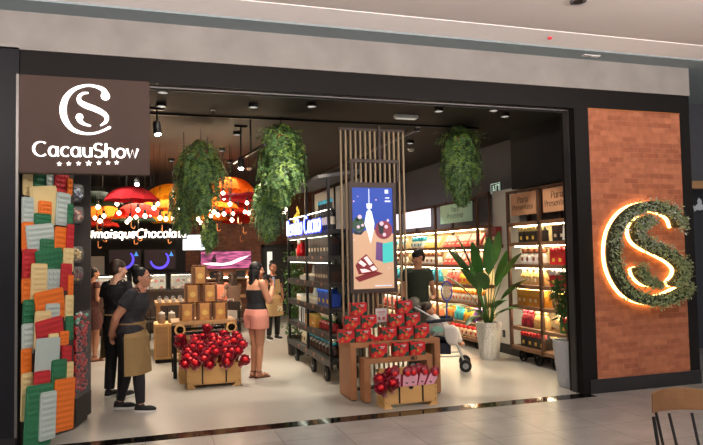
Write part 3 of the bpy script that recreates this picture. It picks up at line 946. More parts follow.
g0 = None
HB, hh = .667, .150
gx = lambda px, y: at(px, 330, 1, y - .06).x
GIFTS = [(gx(347, .80), .80, HB, 'left end of the bottom row on the taller table'), (gx(364, .80), .80, HB, 'second from left in the bottom row, beside the bow'), (gx(389.5, .80), .80, HB, 'middle of the bottom row on the taller table'),
         (gx(406.5, .80), .80, HB, 'second from right in the bottom row on the taller table'), (gx(422.5, .82), .82, HB, 'right end of the bottom row on the taller table'), (3.27, .99, HB, 'behind the right end of the bottom row'),
         (gx(353, .84), .84, HB + hh, 'left in the second layer of the left pyramid'), (gx(370, .85), .85, HB + hh, 'right in the second layer of the left pyramid'), (gx(360, .88), .88, HB + 2 * hh, 'topmost of the left pyramid'),
         (gx(397.5, .84), .84, HB + hh, 'left in the second layer of the right pyramid'), (gx(413.5, .86), .86, HB + hh, 'right in the second layer of the right pyramid'), (gx(406, .88), .88, HB + 2 * hh, 'topmost of the right pyramid'),
         (gx(379.5, .62), .615, .502, 'left of three on the lower table'), (gx(401, .62), .615, .502, 'middle of three on the lower table'), (gx(417.5, .62), .615, .502, 'right of three on the lower table')]
for i, (x, y, z, lb) in enumerate(GIFTS):
    l = 'red and green gift box, ' + lb
    o = make_gift(l) if g0 is None else dup(g0, label=l)
    if g0 is None: g0 = o
    o.location = (x, y, z + .001 * (i % 2)); o.rotation_euler = (0, 0, RN.uniform(-.1, .06))
bw = thing('red_bow', 'shiny red ribbon bow in front of the left gift box pyramid', 'bow', (gx(377, .76), .715, .665))
MB().prism([(0, .05), (-.075, .095), (-.085, .03), (0, .03), (.085, .03), (.075, .095)], (0, 0, 0), UX, UZ, NF, -.015, .015).build('loops', m_rr, bw, .008)
MB().ell((0, -.01, .045), (.018, .02, .018), n=10, m=6).build('knot', m_rr, bw)
MB().prism([(-.015, .035), (.015, .035), (.05, 0.002), (.02, .002), (0, .02), (-.03, .002), (-.055, .002)], (0, 0, 0), UX, UZ, NF, -.006, .01).build('tails', m_rr, bw)
pc = thing('price_card', 'white price card standing between the two gift box pyramids', 'card', (2.76, 1.0, .665))
MB().box(-.06, -.006, .0, .06, .006, .02).box(-.004, -.004, .02, .004, .004, .20).build('holder', M_BLACK, pc)
MB().box(-.075, -.008, .19, .075, -.003, .36).build('card', M_WHITE, pc)
MB().box(-.05, -.0095, .31, .05, -.008, .322).box(-.035, -.0095, .285, .035, -.008, .293).box(-.045, -.0095, .22, -.015, -.008, .26).box(.01, -.0095, .22, .045, -.008, .26).build('print', mat('pink_print', (196, 120, 130), .6), pc)
hc = thing('shelf_tag', 'small dark tag clipped on the edge of the lower nesting table', 'tag', (2.98, .528, .47))
MB().box(-.035, -.006, -.012, .035, 0, .024).build('plate', M_BLACK, hc)
MB().ell((0.015, -.008, .006), (.008, .004, .008), n=8, m=5).build('dot', m_go, hc)

tr = trunk('wooden_chest', 'pine trunk full of pink and red parcels in front of the nesting tables', (2.80, .325, 0), .63, .25, .225)
# lid-like back board leaning behind it
o = thing('chest_lid', 'opened pine trunk lid standing behind the pink parcels', 'lid', (2.80, .472, .225))
MB().box(-.30, -.008, .0, .30, .008, .165).build('panel', M_CRATE, o, .002)
MB().box(-.31, -.013, .135, .31, -.008, .165).box(-.31, -.013, 0, -.28, -.008, .165).box(.28, -.013, 0, .31, -.008, .165).build('rim', M_CRATE, o)


def make_pinkparcel():
    o = thing('pink_parcel', 'x', 'parcel', group='pink and red parcels in the right trunk')
    MB().prism([(-.036, 0), (.036, 0), (.05, .18), (.03, .215), (-.03, .215), (-.05, .18)], (0, 0, 0), UX, UZ, NF, -.012, .018).build('pink_sleeve', mat('pale_pink_paper', (240, 176, 196), .5, 0, .1, 12), o, .008)
    MB().lathe([(.02, .17), (.046, .2), (.052, .235), (.034, .262), (.03, .275)], n=12, sy=.7).build('red_wrap', m_rp, o)
    MB().ell((0, -.034, .215), (.028, .016, .026), n=10, m=6).build('red_egg', m_rr, o)
    MB().box(-.012, -.021, .11, .012, -.018, .122).build('seal', m_gg, o)
    MB().prism([(-.045, .02), (-.03, .02), (-.04, .2), (-.058, .19)], (0, 0, 0), UX, UZ, NF, -.01, .012).build('red_edge', m_rp, o)
    return o


pp0 = None
PK = [(2.66, .27, -.12, .3), (2.75, .26, .1, .35), (2.84, .27, .05, .3), (2.92, .29, .28, .35), (3.00, .28, .5, .2), (2.94, .36, .1, .1), (2.72, .36, -.2, .1)]
for i, (x, y, ry, rx) in enumerate(PK):
    o = make_pinkparcel() if pp0 is None else dup(pp0)
    if pp0 is None: pp0 = o
    o['label'] = 'pink paper parcel topped with red cellophane, ' + ('leftmost pink one', 'second pink one from left', 'in the middle of the trunk', 'just right of the trunk middle', 'lying low toward the right', 'set behind toward the right end', 'behind the two leftmost pink ones')[i]
    o.location = (x, y, .135); o.rotation_euler = (rx * .4, ry, RN.uniform(-.2, .2)); o.scale = (1.12, 1.12, 1.12)
for i, (x, y, z, rx, ry) in enumerate(((2.53, .27, .10, .6, -.6), (2.57, .28, .13, .7, -.2), (2.53, .37, .14, .3, -.5), (2.60, .37, .18, .3, -.2))):
    o = dup(par0, (x, y, z)); o.rotation_euler = (rx, ry, .2 * i); o['group'] = 'pink and red parcels in the right trunk'
    o['label'] = 'dark red wrapped parcel in the right trunk, ' + ('lowest at left corner', 'second along the front edge', 'behind the left corner', 'standing tallest at the back')[i]

# ------------------------------------------------------------------ slatted screen with digital poster
SYY = 1.30
t = thing('slatted_screen', 'tall gold-slatted divider screen with dark wood frame behind the gift boxes', 'divider screen', (2.79, SYY, 0))
m_slat = mat('gold_slat', (158, 138, 108), .5, .1, .08, 8)
m_fr = mat('dark_walnut_frame', (62, 46, 38), .5, 0, .12, 6)
for k in range(14):
    x = -.42 + k * .0655
    MB().box(x - .009, -.015, .03, x + .009, .015, 3.27).build('slat', m_slat, t)
MB().box(-.44, -.02, 3.27, .45, .02, 3.30).build('top_rail', m_fr, t)
MB().box(-.44, -.06, 0, .45, .06, .03).build('foot_rail', m_fr, t)
MB().box(.075, -.05, 2.9, .105, -.02, 3.33).build('centre_post', m_fr, t)
fr = MB().box(-.30, -.05, 2.86, .35, -.015, 2.90).box(-.30, -.05, 2.62, -.27, -.015, 2.86).box(.32, -.05, 2.62, .35, -.015, 2.86)
fr.build('upper_frame', m_fr, t)
s0, s1 = at(348.5, 182, 1, SYY - .06), at(398, 292, 1, SYY - .06)
d = thing('digital_poster', 'portrait digital poster showing silver ornament over blue and sand on the slatted screen', 'poster', (s0.x, SYY - .06, s1.z))
DW, DH = s1.x - s0.x, s0.z - s1.z
bz = .045
MB().box(0, 0, 0, DW, .04, bz * 1.2).box(0, 0, DH - bz * 1.5, DW, .04, DH).box(0, 0, bz * 1.2, bz, .04, DH - bz * 1.5).box(DW - bz, 0, bz * 1.2, DW, .04, DH - bz * 1.5).build('frame', m_fr, d, .003)


def scr(x, y):           # poster picture coordinates: crop pixels 38..195 x 92..408
    return (bz + (x - 38) / 157 * (DW - 2 * bz), bz * 1.2 + (408 - y) / 316 * (DH - 2.7 * bz))


def flat(name, col, polys, lay, st=.9, discs=()):
    m_ = MB()
    for P_ in polys: m_.prism([scr(*q) for q in P_], (0, 0, 0), UX, UZ, NF, -.012 + lay * .0012, -.0112 + lay * .0012)
    for (q, r) in discs: disc(m_, scr(*q), r / 157 * (DW - 2 * bz), UX, UZ, NF, -.012 + lay * .0012, -.0112 + lay * .0012, 18)
    return m_.build(name, emis('screen_' + name, col, st), d)


flat('sky_picture', (28, 62, 150), [[(38, 92), (195, 92), (195, 262), (38, 262)]], 0)
flat('sand_picture', (186, 150, 120), [[(38, 235), (110, 222), (195, 236), (195, 408), (38, 408)]], 1)
flat('green_bauble_picture', (44, 70, 56), [], 2, .8, [((62, 208), 26), ((58, 190), 9)])
flat('red_bauble_picture', (120, 46, 60), [], 2, .8, [((158, 225), 34)])
flat('dark_leaf_picture', (30, 40, 48), [[(40, 225), (60, 232), (85, 226), (70, 240), (45, 238)], [(135, 200), (150, 215), (160, 205), (155, 240), (140, 235)]], 3, .6)
flat('lights_picture', (206, 178, 190), [], 4, .9, [((66, 184), 8), ((60, 215), 6), ((76, 210), 5), ((150, 205), 8), ((168, 215), 7), ((160, 240), 7), ((175, 195), 5), ((44, 135), 3), ((130, 130), 3), ((60, 120), 2), ((175, 345), 3), ((44, 255), 3)])
flat('cyan_gift_picture', (60, 176, 170), [[(152, 268), (193, 262), (193, 325), (152, 330)]], 5)
flat('purple_gift_picture', (92, 60, 110), [[(128, 262), (154, 266), (152, 325), (124, 318)]], 4)
flat('ornament_picture', (214, 222, 232), [[(103, 158), (112, 168), (122, 205), (116, 235), (106, 268), (96, 235), (83, 205), (92, 168)], [(92, 142), (114, 142), (112, 158), (94, 158)], [(101, 96), (104, 96), (104, 142), (101, 142)]], 6, 1.0)
flat('chocolate_picture', (112, 30, 34), [[(46, 335), (60, 318), (88, 300), (110, 322), (134, 350), (100, 362), (58, 362)], [(42, 372), (120, 352), (152, 362), (60, 386)]], 6, .7)
flat('chocolate_top_picture', (232, 206, 206), [[(56, 326), (66, 318), (88, 332), (78, 340)], [(78, 312), (90, 306), (112, 330), (100, 336)], [(62, 346), (84, 346), (106, 354), (70, 358)], [(100, 342), (116, 336), (130, 348), (112, 354)]], 7, .9)
flat('caption_picture', (210, 220, 240), [[(164, 98), (178, 98), (178, 110), (164, 110)], [(166, 122), (182, 122), (182, 126), (166, 126)], [(164, 132), (186, 132), (186, 137), (164, 137)], [(120, 398), (185, 398), (185, 401), (120, 401)]], 7, .8)

# ------------------------------------------------------------------ black wheeled rack with products on the left of the screen
RX0, RX1, RY0, RY1 = 2.29, 2.78, 1.68, 4.25
RZ = [.31, .64, .985, 1.315, 1.68, 2.03]
t = thing('product_rack', 'black wheeled rack of chocolate gifts with lit back left of the slatted screen', 'rack', ((RX0 + RX1) / 2, (RY0 + RY1) / 2, 0))
lx, ly = (RX1 - RX0) / 2, (RY1 - RY0) / 2
for sx in (-lx + .02, lx - .02):
    for yy in (-ly + .02, -.02, ly - .02):
        MB().box(sx - .018, yy - .018, .20 if True else 0, sx + .018, yy + .018, 2.72).build('post', M_IRON, t)
for k, z in enumerate(RZ):
    MB().box(-lx, -ly, z - .05, lx, ly, z).box(-lx, -ly, z - .085, -lx + .02, ly, z - .05).build('shelf', M_DARK, t)
    MB().box(-lx + .03, -ly + .06, z + .262, -lx + .06, ly - .06, z + .270).build('light_strip', E_STRIPC, t)
MB().box(lx - .015, -ly, .3, lx, ly, 2.72).build('back_panel', mat('grey_rack_back', (150, 146, 136), .7, 0, .05, 5), t)
cn = MB().rings([[V((-lx - .12, -ly, 2.70)), V((-lx - .12, ly, 2.70)), V((-lx - .12, ly, 2.74)), V((-lx - .12, -ly, 2.74))], [V((lx, -ly, 2.78)), V((lx, ly, 2.78)), V((lx, ly, 2.84)), V((lx, -ly, 2.84))]])
cn.build('canopy', mat('canopy_grey', (84, 82, 82), .5), t)
for yy in (ly - .45, -.25, -ly + .3):
    for sx in (-lx + .04, lx - .06):
        w_ = MB().tube([(sx - .02, yy, .105), (sx + .02, yy, .105)], .105, 22)
        wo = w_.build('wheel', M_RUBBER, t)
        MB().tube([(sx - .024, yy, .105), (sx + .024, yy, .105)], .03, 12).build('hub', M_CHROME, wo)
        MB().box(sx - .03, yy - .02, .105, sx - .024, yy + .02, .26).box(sx + .024, yy - .02, .105, sx + .03, yy + .02, .26).build('fork', M_IRON, wo)

PC = {}


def pm(name, c, **k): return mat('pack_' + name, c, k.pop('rough', .45), k.pop('metal', 0), .1, 18, **k)


def pack_mesh(kind, c1, c2, w, d, h):
    """one small product as a single mesh, front towards local -Y"""
    key = (kind, c1, c2, w, d, h)
    if key in PC: return PC[key]
    ms = [pm('%d_%d_%d' % c1, c1), pm('%d_%d_%d' % c2, c2), pm('label_yellow', (228, 190, 70)) if kind == 'bow' else pm('label_cream', (222, 206, 176))]
    b = MB()
    if kind == 'pouch':
        def rg(sx, sy, z): return [V((sx * w / 2 * math.copysign(abs(math.cos(a)) ** .5, math.cos(a)), sy * d / 2 * math.copysign(abs(math.sin(a)) ** .6, math.sin(a)), z)) for a in [2 * PI * k / 14 for k in range(14)]]
        b.rings([rg(.92, .95, 0), rg(1, 1, h * .15), rg(.98, .9, h * .5), rg(.8, .45, h * .74), rg(.5, .3, h * .8)])
        b.mi = 1
        b.rings([rg(.5, .3, h * .8), rg(.62, .34, h * .84), rg(.9, .3, h * .97), rg(.95, .12, h)])
        b.mi = 1; b.box(-w * .2, -d * .53, h * .2, w * .2, -d * .47, h * .42)
    elif kind == 'bow':
        b.box(-w / 2, -d / 2, 0, w / 2, d / 2, h * .66)
        b.prism([(-w / 2, h * .66), (w / 2, h * .66), (w * .18, h * .86), (-w * .18, h * .86)], (0, 0, 0), UX, UZ, NF, -d * .3, d * .3)
        b.mi = 1
        for s in (-1, 1): b.ell((s * w * .25, -d * .38, h * .78), (w * .28, d * .3, h * .17), n=10, m=6)
        b.ell((0, -d * .6, h * .76), (w * .11, d * .14, h * .09), n=8, m=5)
        b.mi = 2; b.box(-w * .16, -d * .53, h * .16, w * .16, -d * .5, h * .36)
    elif kind == 'carton':
        b.box(-w / 2, -d / 2, 0, w / 2, d / 2, h)
        b.mi = 1; b.box(-w * .5 - .001, -d / 2 - .002, h * .62, w * .5 + .001, d / 2 + .001, h + .001)
        b.mi = 2; b.box(-w * .2, -d / 2 - .004, h * .25, w * .2, -d / 2, h * .45)
    elif kind == 'cone':
        b.lathe([(w * .42, 0), (w * .5, h * .1), (w * .46, h * .45), (w * .28, h * .62)], n=12)
        b.mi = 1; b.lathe([(w * .28, h * .62), (w * .42, h * .72), (w * .4, h * .9), (w * .2, h)], n=12)
        b.mi = 1; b.ell((0, -w * .45, h * .3), (w * .2, w * .06, h * .14), n=10, m=6)
    elif kind == 'tablet':            # a bar leaning back in a row
        M_ = Matrix.Translation((0, 0, h * .46)) @ Matrix.Rotation(-.45, 4, 'X')
        b.obox(M_, w, d, h)
        b.mi = 1; b.obox(M_ @ Matrix.Translation((0, -d * .55, h * .12)), w * .94, d * .1, h * .3)
        b.mi = 2; b.obox(M_ @ Matrix.Translation((0, -d * .56, -h * .22)), w * .6, d * .1, h * .12)
    elif kind == 'bottle':
        b.lathe([(w * .4, 0), (w * .45, h * .03), (w * .45, h * .55), (w * .16, h * .72), (w * .15, h * .9)], n=12)
        b.mi = 1; b.lathe([(w * .18, h * .88), (w * .18, h)], n=10)
        b.mi = 2; b.lathe([(w * .455, h * .18), (w * .455, h * .42)], n=12, cap=False)
    elif kind == 'cello':             # cellophane bag with bright twist
        b.lathe([(w * .36, 0), (w * .48, h * .12), (w * .45, h * .42), (w * .16, h * .58)], n=12)
        b.mi = 1; b.lathe([(w * .16, h * .58), (w * .3, h * .66), (w * .12, h * .7)], n=10)
        b.mi = 2; b.lathe([(w * .12, h * .7), (w * .3, h * .86), (w * .42, h)], n=10)
    elif kind == 'case':              # open presentation case
        b.box(-w / 2, -d / 2, 0, w / 2, d / 2, h * .28)
        b.mi = 1; b.obox(Matrix.Translation((0, d * .42, h * .58)) @ Matrix.Rotation(-.2, 4, 'X'), w, d * .06, h * .66)
        b.mi = 2
        for i in range(3):
            for j in range(2): b.ell(((i - 1) * w * .28, (j - .5) * d * .4, h * .3), (w * .1, d * .14, h * .08), n=8, m=5)
    elif kind == 'bookset':
        for i in range(4):
            b.mi = i % 2
            b.obox(Matrix.Translation(((i - 1.5) * w * .22, 0, h * .5)) @ Matrix.Rotation(.12, 4, 'Y'), w * .16, d, h * .94)
    ob = b.build('tmp', ms)
    me = ob.data; bpy.data.objects.remove(ob)
    PC[key] = me
    return me


def pack(name, label, cat, group, kind, c1, c2, dims, loc, rz):
    o = bpy.data.objects.new(name, pack_mesh(kind, c1, c2, *dims))
    COL.objects.link(o)
    o.location = loc; o.rotation_euler = (0, 0, rz)
    return tag(o, label, cat, group)


# faces of rack products look towards -X: local -Y -> -X
RZR = -PI / 2
BLK, DKB, GLD, CRM, RED, TEAL, WHT = (26, 24, 26), (58, 36, 26), (196, 152, 76), (226, 208, 176), (196, 32, 40), (60, 176, 206), (232, 230, 226)
rackrows = [
    (2.03, 'top shelf', [('bottle', BLK, TEAL, (.12, .12, .44), 'tall black bottle with teal top', 6)], 2.0, 3.35),
    (1.68, 'second shelf from top', [('carton', BLK, DKB, (.16, .14, .25), 'black gift carton with gold spots', 8)], 1.95, 3.55),
    (1.315, 'third shelf from top', [('carton', DKB, BLK, (.08, .2, .24), 'slim dark brown carton', 8), ('pouch', WHT, RED, (.12, .1, .24), 'white and red pouch', 1), ('case', (150, 146, 138), (176, 172, 164), (.34, .22, .24), 'open grey presentation case', 2)], 1.95, 3.75),
    (.985, 'fourth shelf from top', [('bow', (28, 70, 170), (40, 100, 210), (.2, .16, .27), 'blue gift bag with blue bow', 3), ('case', (196, 192, 180), WHT, (.22, .22, .22), 'open white presentation case', 4), ('carton', CRM, WHT, (.26, .22, .09), 'flat cream carton', 1)], 1.95, 3.95),
    (.64, 'fifth shelf from top', [('cello', (150, 34, 36), (40, 150, 80), (.13, .12, .22), 'red bag with green twist', 5), ('carton', (206, 146, 66), GLD, (.28, .2, .16), 'golden brown flat carton', 2), ('bookset', WHT, (50, 54, 70), (.24, .2, .24), 'black and white upright pack set', 2)], 1.95, 4.1),
    (.31, 'bottom shelf', [('cello', DKB, TEAL, (.17, .16, .26), 'brown cellophane bag with sky blue ribbon', 8), ('pouch', CRM, (120, 90, 60), (.16, .14, .25), 'cream pouch', 2)], 1.95, 4.1)]
for (z, rn, items, ya, yb) in rackrows:
    tot = sum(i[5] for i in items)
    y = ya; stp = (yb - ya) / tot
    # spacing by width so that neighbours never collide
    wsum = sum(i[5] * i[2][0] for i in items)
    gap = max(.012, (yb - ya - wsum) / tot)
    for (kind, c1, c2, dims, desc, cnt) in items:
        for k in range(cnt):
            nm = {'bottle': 'bottle', 'carton': 'carton', 'pouch': 'pouch', 'case': 'presentation_case', 'bow': 'gift_bag', 'cello': 'cellophane_bag', 'bookset': 'upright_pack'}[kind]
            pos = ('only one' if cnt == 1 else '%s from right' % ORD[k])
            pack(nm, '%s, %s, %s of black rack' % (desc, pos, rn), nm.replace('_', ' '), '%ss on the %s of the black rack' % (nm.replace('_', ' '), rn), kind, c1, c2, dims, (RX0 + .16, y + dims[0] / 2, z + .001), RZR + RN.uniform(-.06, .06))
            y += dims[0] + gap
# price tags along the shelf fronts
ci = 0
for (z, rn, items, ya, yb) in rackrows:
    for k in range(4):
        y = ya + .1 + k * .48
        o = bpy.data.objects.new('price_tag', bpy.data.meshes['price_tag_mesh'] if 'price_tag_mesh' in bpy.data.meshes else None) if 'price_tag_mesh' in bpy.data.meshes else None
        if o is None:
            o = MB().box(-.004, -.03, -.018, 0, .03, .018).build('price_tag', mat('copper_tag', (176, 110, 84), .5)); o.data.name = 'price_tag_mesh'
        else: COL.objects.link(o)
        o.location = (RX0 - .001, y, z - .025)
        tag(o, 'copper price tag, %s from right, %s edge of black rack' % (ORD[k], rn), 'price tag', 'price tags on the black rack')
# red Santa figure on second shelf at the far end
sf = thing('santa_figure', 'small red and white Father Christmas figure on the black rack under the neon lettering', 'figurine', (RX0 + .12, 3.72, 1.681), RZR)
MB().lathe([(.075, 0), (.085, .06), (.06, .2), (.045, .22)], n=14).build('coat', m_rr, sf, smooth=True)
MB().ell((0, -.04, .215), (.05, .03, .05), n=10, m=6).build('beard', M_WHITE, sf)
MB().ell((0, -.015, .25), (.04, .04, .04), n=10, m=6).build('face', mat('figure_skin', (214, 160, 130), .6), sf)
MB().lathe([(.048, .27), (.03, .33), (.005, .39)], n=12).build('hat', m_rr, sf)
MB().lathe([(.052, .262), (.052, .282)], n=12).build('hat_trim', M_WHITE, sf)

# neon lettering on the rack front
a = at(288, 236, 0, RX0 - .03)
b = at(322, 230, 0, RX0 - .03)
t = thing('neon_lettering', 'white and blue neon lettering of two words on the front of the black rack', 'neon sign', (RX0 - .03, a.y, a.z))
tx = 'Bendito Cacao'
wd2 = text_width(tx, .06)
xh = (a.y - b.y) / wd2
UYm = V((0, -1, 0)); NX = V((-1, 0, 0))
for (w_, m_, d0, d1, nm) in ((.13, emis('neon_tube_white', (235, 240, 255), 1.0), .012, .026, 'white_tube'), (.34, E_BLUE, 0, .010, 'blue_glow_plate')):
    lb_ = MB(); lettering(lb_, tx, xh, xh * w_, (0, 0, 0), UYm, V((0, 0, 1)) * 1.0, NX, d0, d1, .2, .06)
    lb_.build(nm, m_, t)

# ------------------------------------------------------------------ lit wall shelving on the right
SX = 5.46


def shelving(name, label, ys, rows, top, depth=.40, wheels=True):
    """ys: post positions from far to near"""
    t = thing(name, label, 'shelving', (SX, (ys[0] + ys[-1]) / 2, 0))
    oy = t.location.y
    for y in ys:
        MB().box(-.0, y - oy - .03, .16, .035, y - oy + .03, top).build('post', M_POST, t)
        MB().box(depth - .03, y - oy - .03, .16, depth, y - oy + .03, top).build('post', M_POST, t)
    a, b = ys[-1] - oy, ys[0] - oy
    for k, z in enumerate(rows):
        MB().box(.0, a, z - .055, depth, b, z).build('shelf', M_SHELF, t)
        if k:
            MB().box(.10, a + .03, z - .066, .15, b - .03, z - .056).build('light_strip', E_STRIP, t)
    MB().box(0, a, top - .04, .04, b, top).build('top_rail', M_POST, t)
    MB().box(depth, a, rows[0] - .055, depth + .02, b, rows[-1]).build('back_panel', mat('cream_back_panel', (236, 218, 176), .7, 0, .04, 5), t)
    MB().box(depth, a, rows[-1], depth + .02, b, top).build('upper_back_panel', mat('dark_upper_panel', (60, 52, 48), .7) if len(ys) < 4 else mat('grey_upper_panel', (136, 132, 132), .7), t)
    for i in range(len(ys) - 1):
        for yy in (ys[i] - oy - .22, ys[i + 1] - oy + .22):
            w_ = MB()
            w_.rings([[V((.06 + dx, yy + r_ * math.cos(2 * PI * k / 20), .10 + r_ * math.sin(2 * PI * k / 20))) for k in range(20)] for (dx, r_) in ((0, .10), (.035, .10), (.035, .078), (0, .078), (0, .10))], cap=False)
            for k in range(3):
                an = PI * k / 3
                w_.bar((.0775, yy + .085 * math.cos(an), .10 + .085 * math.sin(an)), (.0775, yy - .085 * math.cos(an), .10 - .085 * math.sin(an)), .014, .014)
            wo = w_.build('wheel', M_IRON, t)
            MB().tube([(.05, yy, .10), (depth - .05, yy, .10)], .016, 8).build('axle', M_IRON, wo)
    return t


NROW = [.235, .535, .86, 1.18, 1.49, 1.826, 2.135]
near_ys = [2.50, 1.65, .78]
shelving('wall_shelving', 'lit walnut shelving unit nearest the entrance with two tan hanging signs', near_ys, NROW, 2.63)
FROW = [.18, .44, .78, 1.11, 1.455, 1.787, 2.15]
far_ys = [8.75, 7.0, 5.2, 3.50]
shelving('wall_shelving', 'long lit walnut shelving unit further back behind the man in green', far_ys, FROW, 2.63)

# hanging signs in the top bays
m_tan = mat('tan_sign_board', (190, 140, 104), .6, 0, .05, 8)
m_ink = mat('brown_ink', (84, 62, 50), .7)
t0 = None


def hangsign(label, y0, y1, z0, z1, m_, words, ink):
    o = thing('hanging_sign', label, 'sign', (SX + .02, (y0 + y1) / 2, z0), RZR)
    w = abs(y1 - y0)
    MB().box(-w / 2, 0, 0, w / 2, .015, z1 - z0).build('board', m_, o)
    for s in (-1, 1): MB().box(s * w * .3 - .015, -.006, z1 - z0, s * w * .3 + .015, .02, z1 - z0 + .05).build('hook', M_IRON, o)
    for i, wd_t in enumerate(words):
        l_ = MB(); xh_ = .068
        tw = text_width(wd_t, .08) * xh_
        if tw > w * .86: xh_ *= w * .86 / tw; tw = w * .86
        lettering(l_, wd_t, xh_, xh_ * .16, (-tw / 2, 0, (z1 - z0) * (.56 - .32 * i)), UX, UZ, NF, 0, .003, .5, .08)
        l_.build('lettering', ink, o)
    return o


hangsign('tan hanging sign with dark lettering in the left bay of the near shelving', 1.74, 2.41, 2.24, 2.58, m_tan, ('Para', 'Presentear'), m_ink)
hangsign('tan hanging sign partly hidden by the entrance pillar in the near shelving', .86, 1.55, 2.24, 2.58, m_tan, ('Para', 'Presentear'), m_ink)
hangsign('pale teal hanging sign behind the hanging fern in the far shelving', 3.70, 4.98, 2.24, 2.60, mat('pale_teal_board', (190, 236, 220), .6), ('Para', 'Presentear'), mat('teal_ink', (110, 160, 146), .7))
e_sg = emis('lit_white_board', (252, 244, 255), 1.1)
hangsign('glowing white hanging sign above the man in green', 5.45, 6.75, 2.22, 2.58, e_sg, (), m_ink)
hangsign('glowing white hanging sign deepest in the far shelving beside the slatted screen', 7.2, 8.5, 2.22, 2.58, e_sg, (), m_ink)

# products on the wall shelving
AMB, TAN, GRN, YEL, PNK, ORG, PUR, CYA, BRN = (190, 124, 40), (206, 168, 110), (36, 116, 60), (236, 190, 60), (222, 96, 88), (232, 130, 40), (116, 60, 150), (60, 170, 190), (140, 82, 50)
near_fill = [
    # (row, bay) -> list of (kind, c1, c2, dims, desc, count)
    (5, 0, [('bow', BLK, (214, 190, 120), (.15, .12, .25), 'black gift bag with gold bow', 4)]),
    (5, 1, [('bookset', WHT, BLK, (.34, .2, .24), 'white and black book-like set', 1), ('carton', BLK, DKB, (.13, .12, .22), 'black carton', 2)]),
    (4, 0, [('cone', WHT, BRN, (.15, .15, .26), 'white jar with copper brown top', 5)]),
    (4, 1, [('bow', RED, (214, 40, 46), (.17, .13, .26), 'red gift bag with red bow', 4)]),
    (3, 0, [('pouch', TAN, CRM, (.16, .12, .25), 'cream kraft pouch', 4)]),
    (3, 1, [('bow', RED, WHT, (.17, .13, .25), 'red gift bag with white bow', 4)]),
    (2, 0, [('carton', AMB, (206, 150, 60), (.14, .13, .24), 'amber carton', 5)]),
    (2, 1, [('carton', AMB, YEL, (.14, .13, .22), 'amber carton with yellow lid', 4)]),
    (1, 0, [('pouch', TAN, (222, 180, 120), (.16, .13, .25), 'tan pouch with golden top', 2), ('pouch', (130, 24, 40), (196, 40, 60), (.16, .13, .25), 'dark red pouch with pink top', 2)]),
    (1, 1, [('bow', GRN, RED, (.16, .13, .24), 'green gift bag with red bow', 3), ('pouch', TAN, CRM, (.15, .12, .24), 'pale tan pouch', 1)]),
    (0, 0, [('bow', BLK, RED, (.16, .13, .25), 'black red-bowed gift bag', 4)]),
    (0, 1, [('bow', DKB, YEL, (.16, .13, .24), 'brown gift bag with yellow bow', 4)])]
far_fill = [
    (5, 0, [('tablet', (236, 226, 206), TEAL, (.2, .03, .24), 'white and blue tablet', 7)]), (5, 1, [('tablet', (240, 206, 110), WHT, (.17, .03, .24), 'yellow and white tablet', 4), ('cone', WHT, TEAL, (.17, .15, .25), 'white jar with blue top', 4)]), (5, 2, [('tablet', (226, 90, 84), (240, 170, 160), (.16, .03, .24), 'coral red tablet', 9)]),
    (4, 0, [('cone', WHT, BRN, (.2, .16, .25), 'white jar with brown top', 7)]), (4, 1, [('cone', WHT, BRN, (.19, .16, .25), 'white jar with brown top', 7)]), (4, 2, [('tablet', (220, 74, 70), (236, 150, 140), (.16, .03, .24), 'bright red tablet', 9)]),
    (3, 0, [('pouch', (60, 150, 180), TEAL, (.2, .14, .24), 'teal pouch', 7)]), (3, 1, [('pouch', (40, 150, 186), (80, 196, 216), (.19, .14, .25), 'blue pouch', 7)]), (3, 2, [('pouch', YEL, (226, 80, 90), (.17, .13, .23), 'yellow pouch with red top', 5), ('pouch', PNK, (240, 180, 170), (.17, .13, .23), 'pink pouch', 3)]),
    (2, 0, [('cone', CRM, WHT, (.19, .15, .24), 'cream jar', 7)]), (2, 1, [('cone', CRM, WHT, (.18, .15, .24), 'cream jar', 7)]), (2, 2, [('cone', WHT, ORG, (.14, .14, .24), 'white jar with orange top', 9)]),
    (1, 0, [('pouch', PNK, WHT, (.2, .14, .25), 'pink pouch', 7)]), (1, 1, [('pouch', (240, 150, 110), WHT, (.19, .14, .25), 'peach pouch', 7)]), (1, 2, [('pouch', PUR, (150, 90, 180), (.19, .14, .25), 'purple pouch', 2), ('pouch', YEL, ORG, (.17, .14, .25), 'yellow pouch with orange top', 2), ('pouch', CYA, (90, 200, 210), (.17, .14, .25), 'cyan pouch', 2), ('pouch', ORG, YEL, (.17, .14, .25), 'orange pouch', 2)]),
    (0, 0, [('cone', CRM, WHT, (.17, .15, .2), 'cream jar', 7)]), (0, 1, [('cone', CRM, TAN, (.17, .15, .2), 'cream jar', 7)]), (0, 2, [('cone', CRM, RED, (.16, .14, .2), 'cream jar with red top', 8)])]
NMK = {'bow': 'gift_bag', 'carton': 'carton', 'pouch': 'pouch', 'cone': 'jar', 'tablet': 'chocolate_tablet', 'bookset': 'upright_set'}
RWN = ['bottom shelf', 'second shelf from bottom', 'third shelf from bottom', 'fourth shelf from bottom', 'fifth shelf from bottom', 'top lit shelf']


RWN2 = ['bottom shelf', 'second shelf up', 'third shelf up', 'fourth shelf up', 'fifth shelf up', 'top shelf']


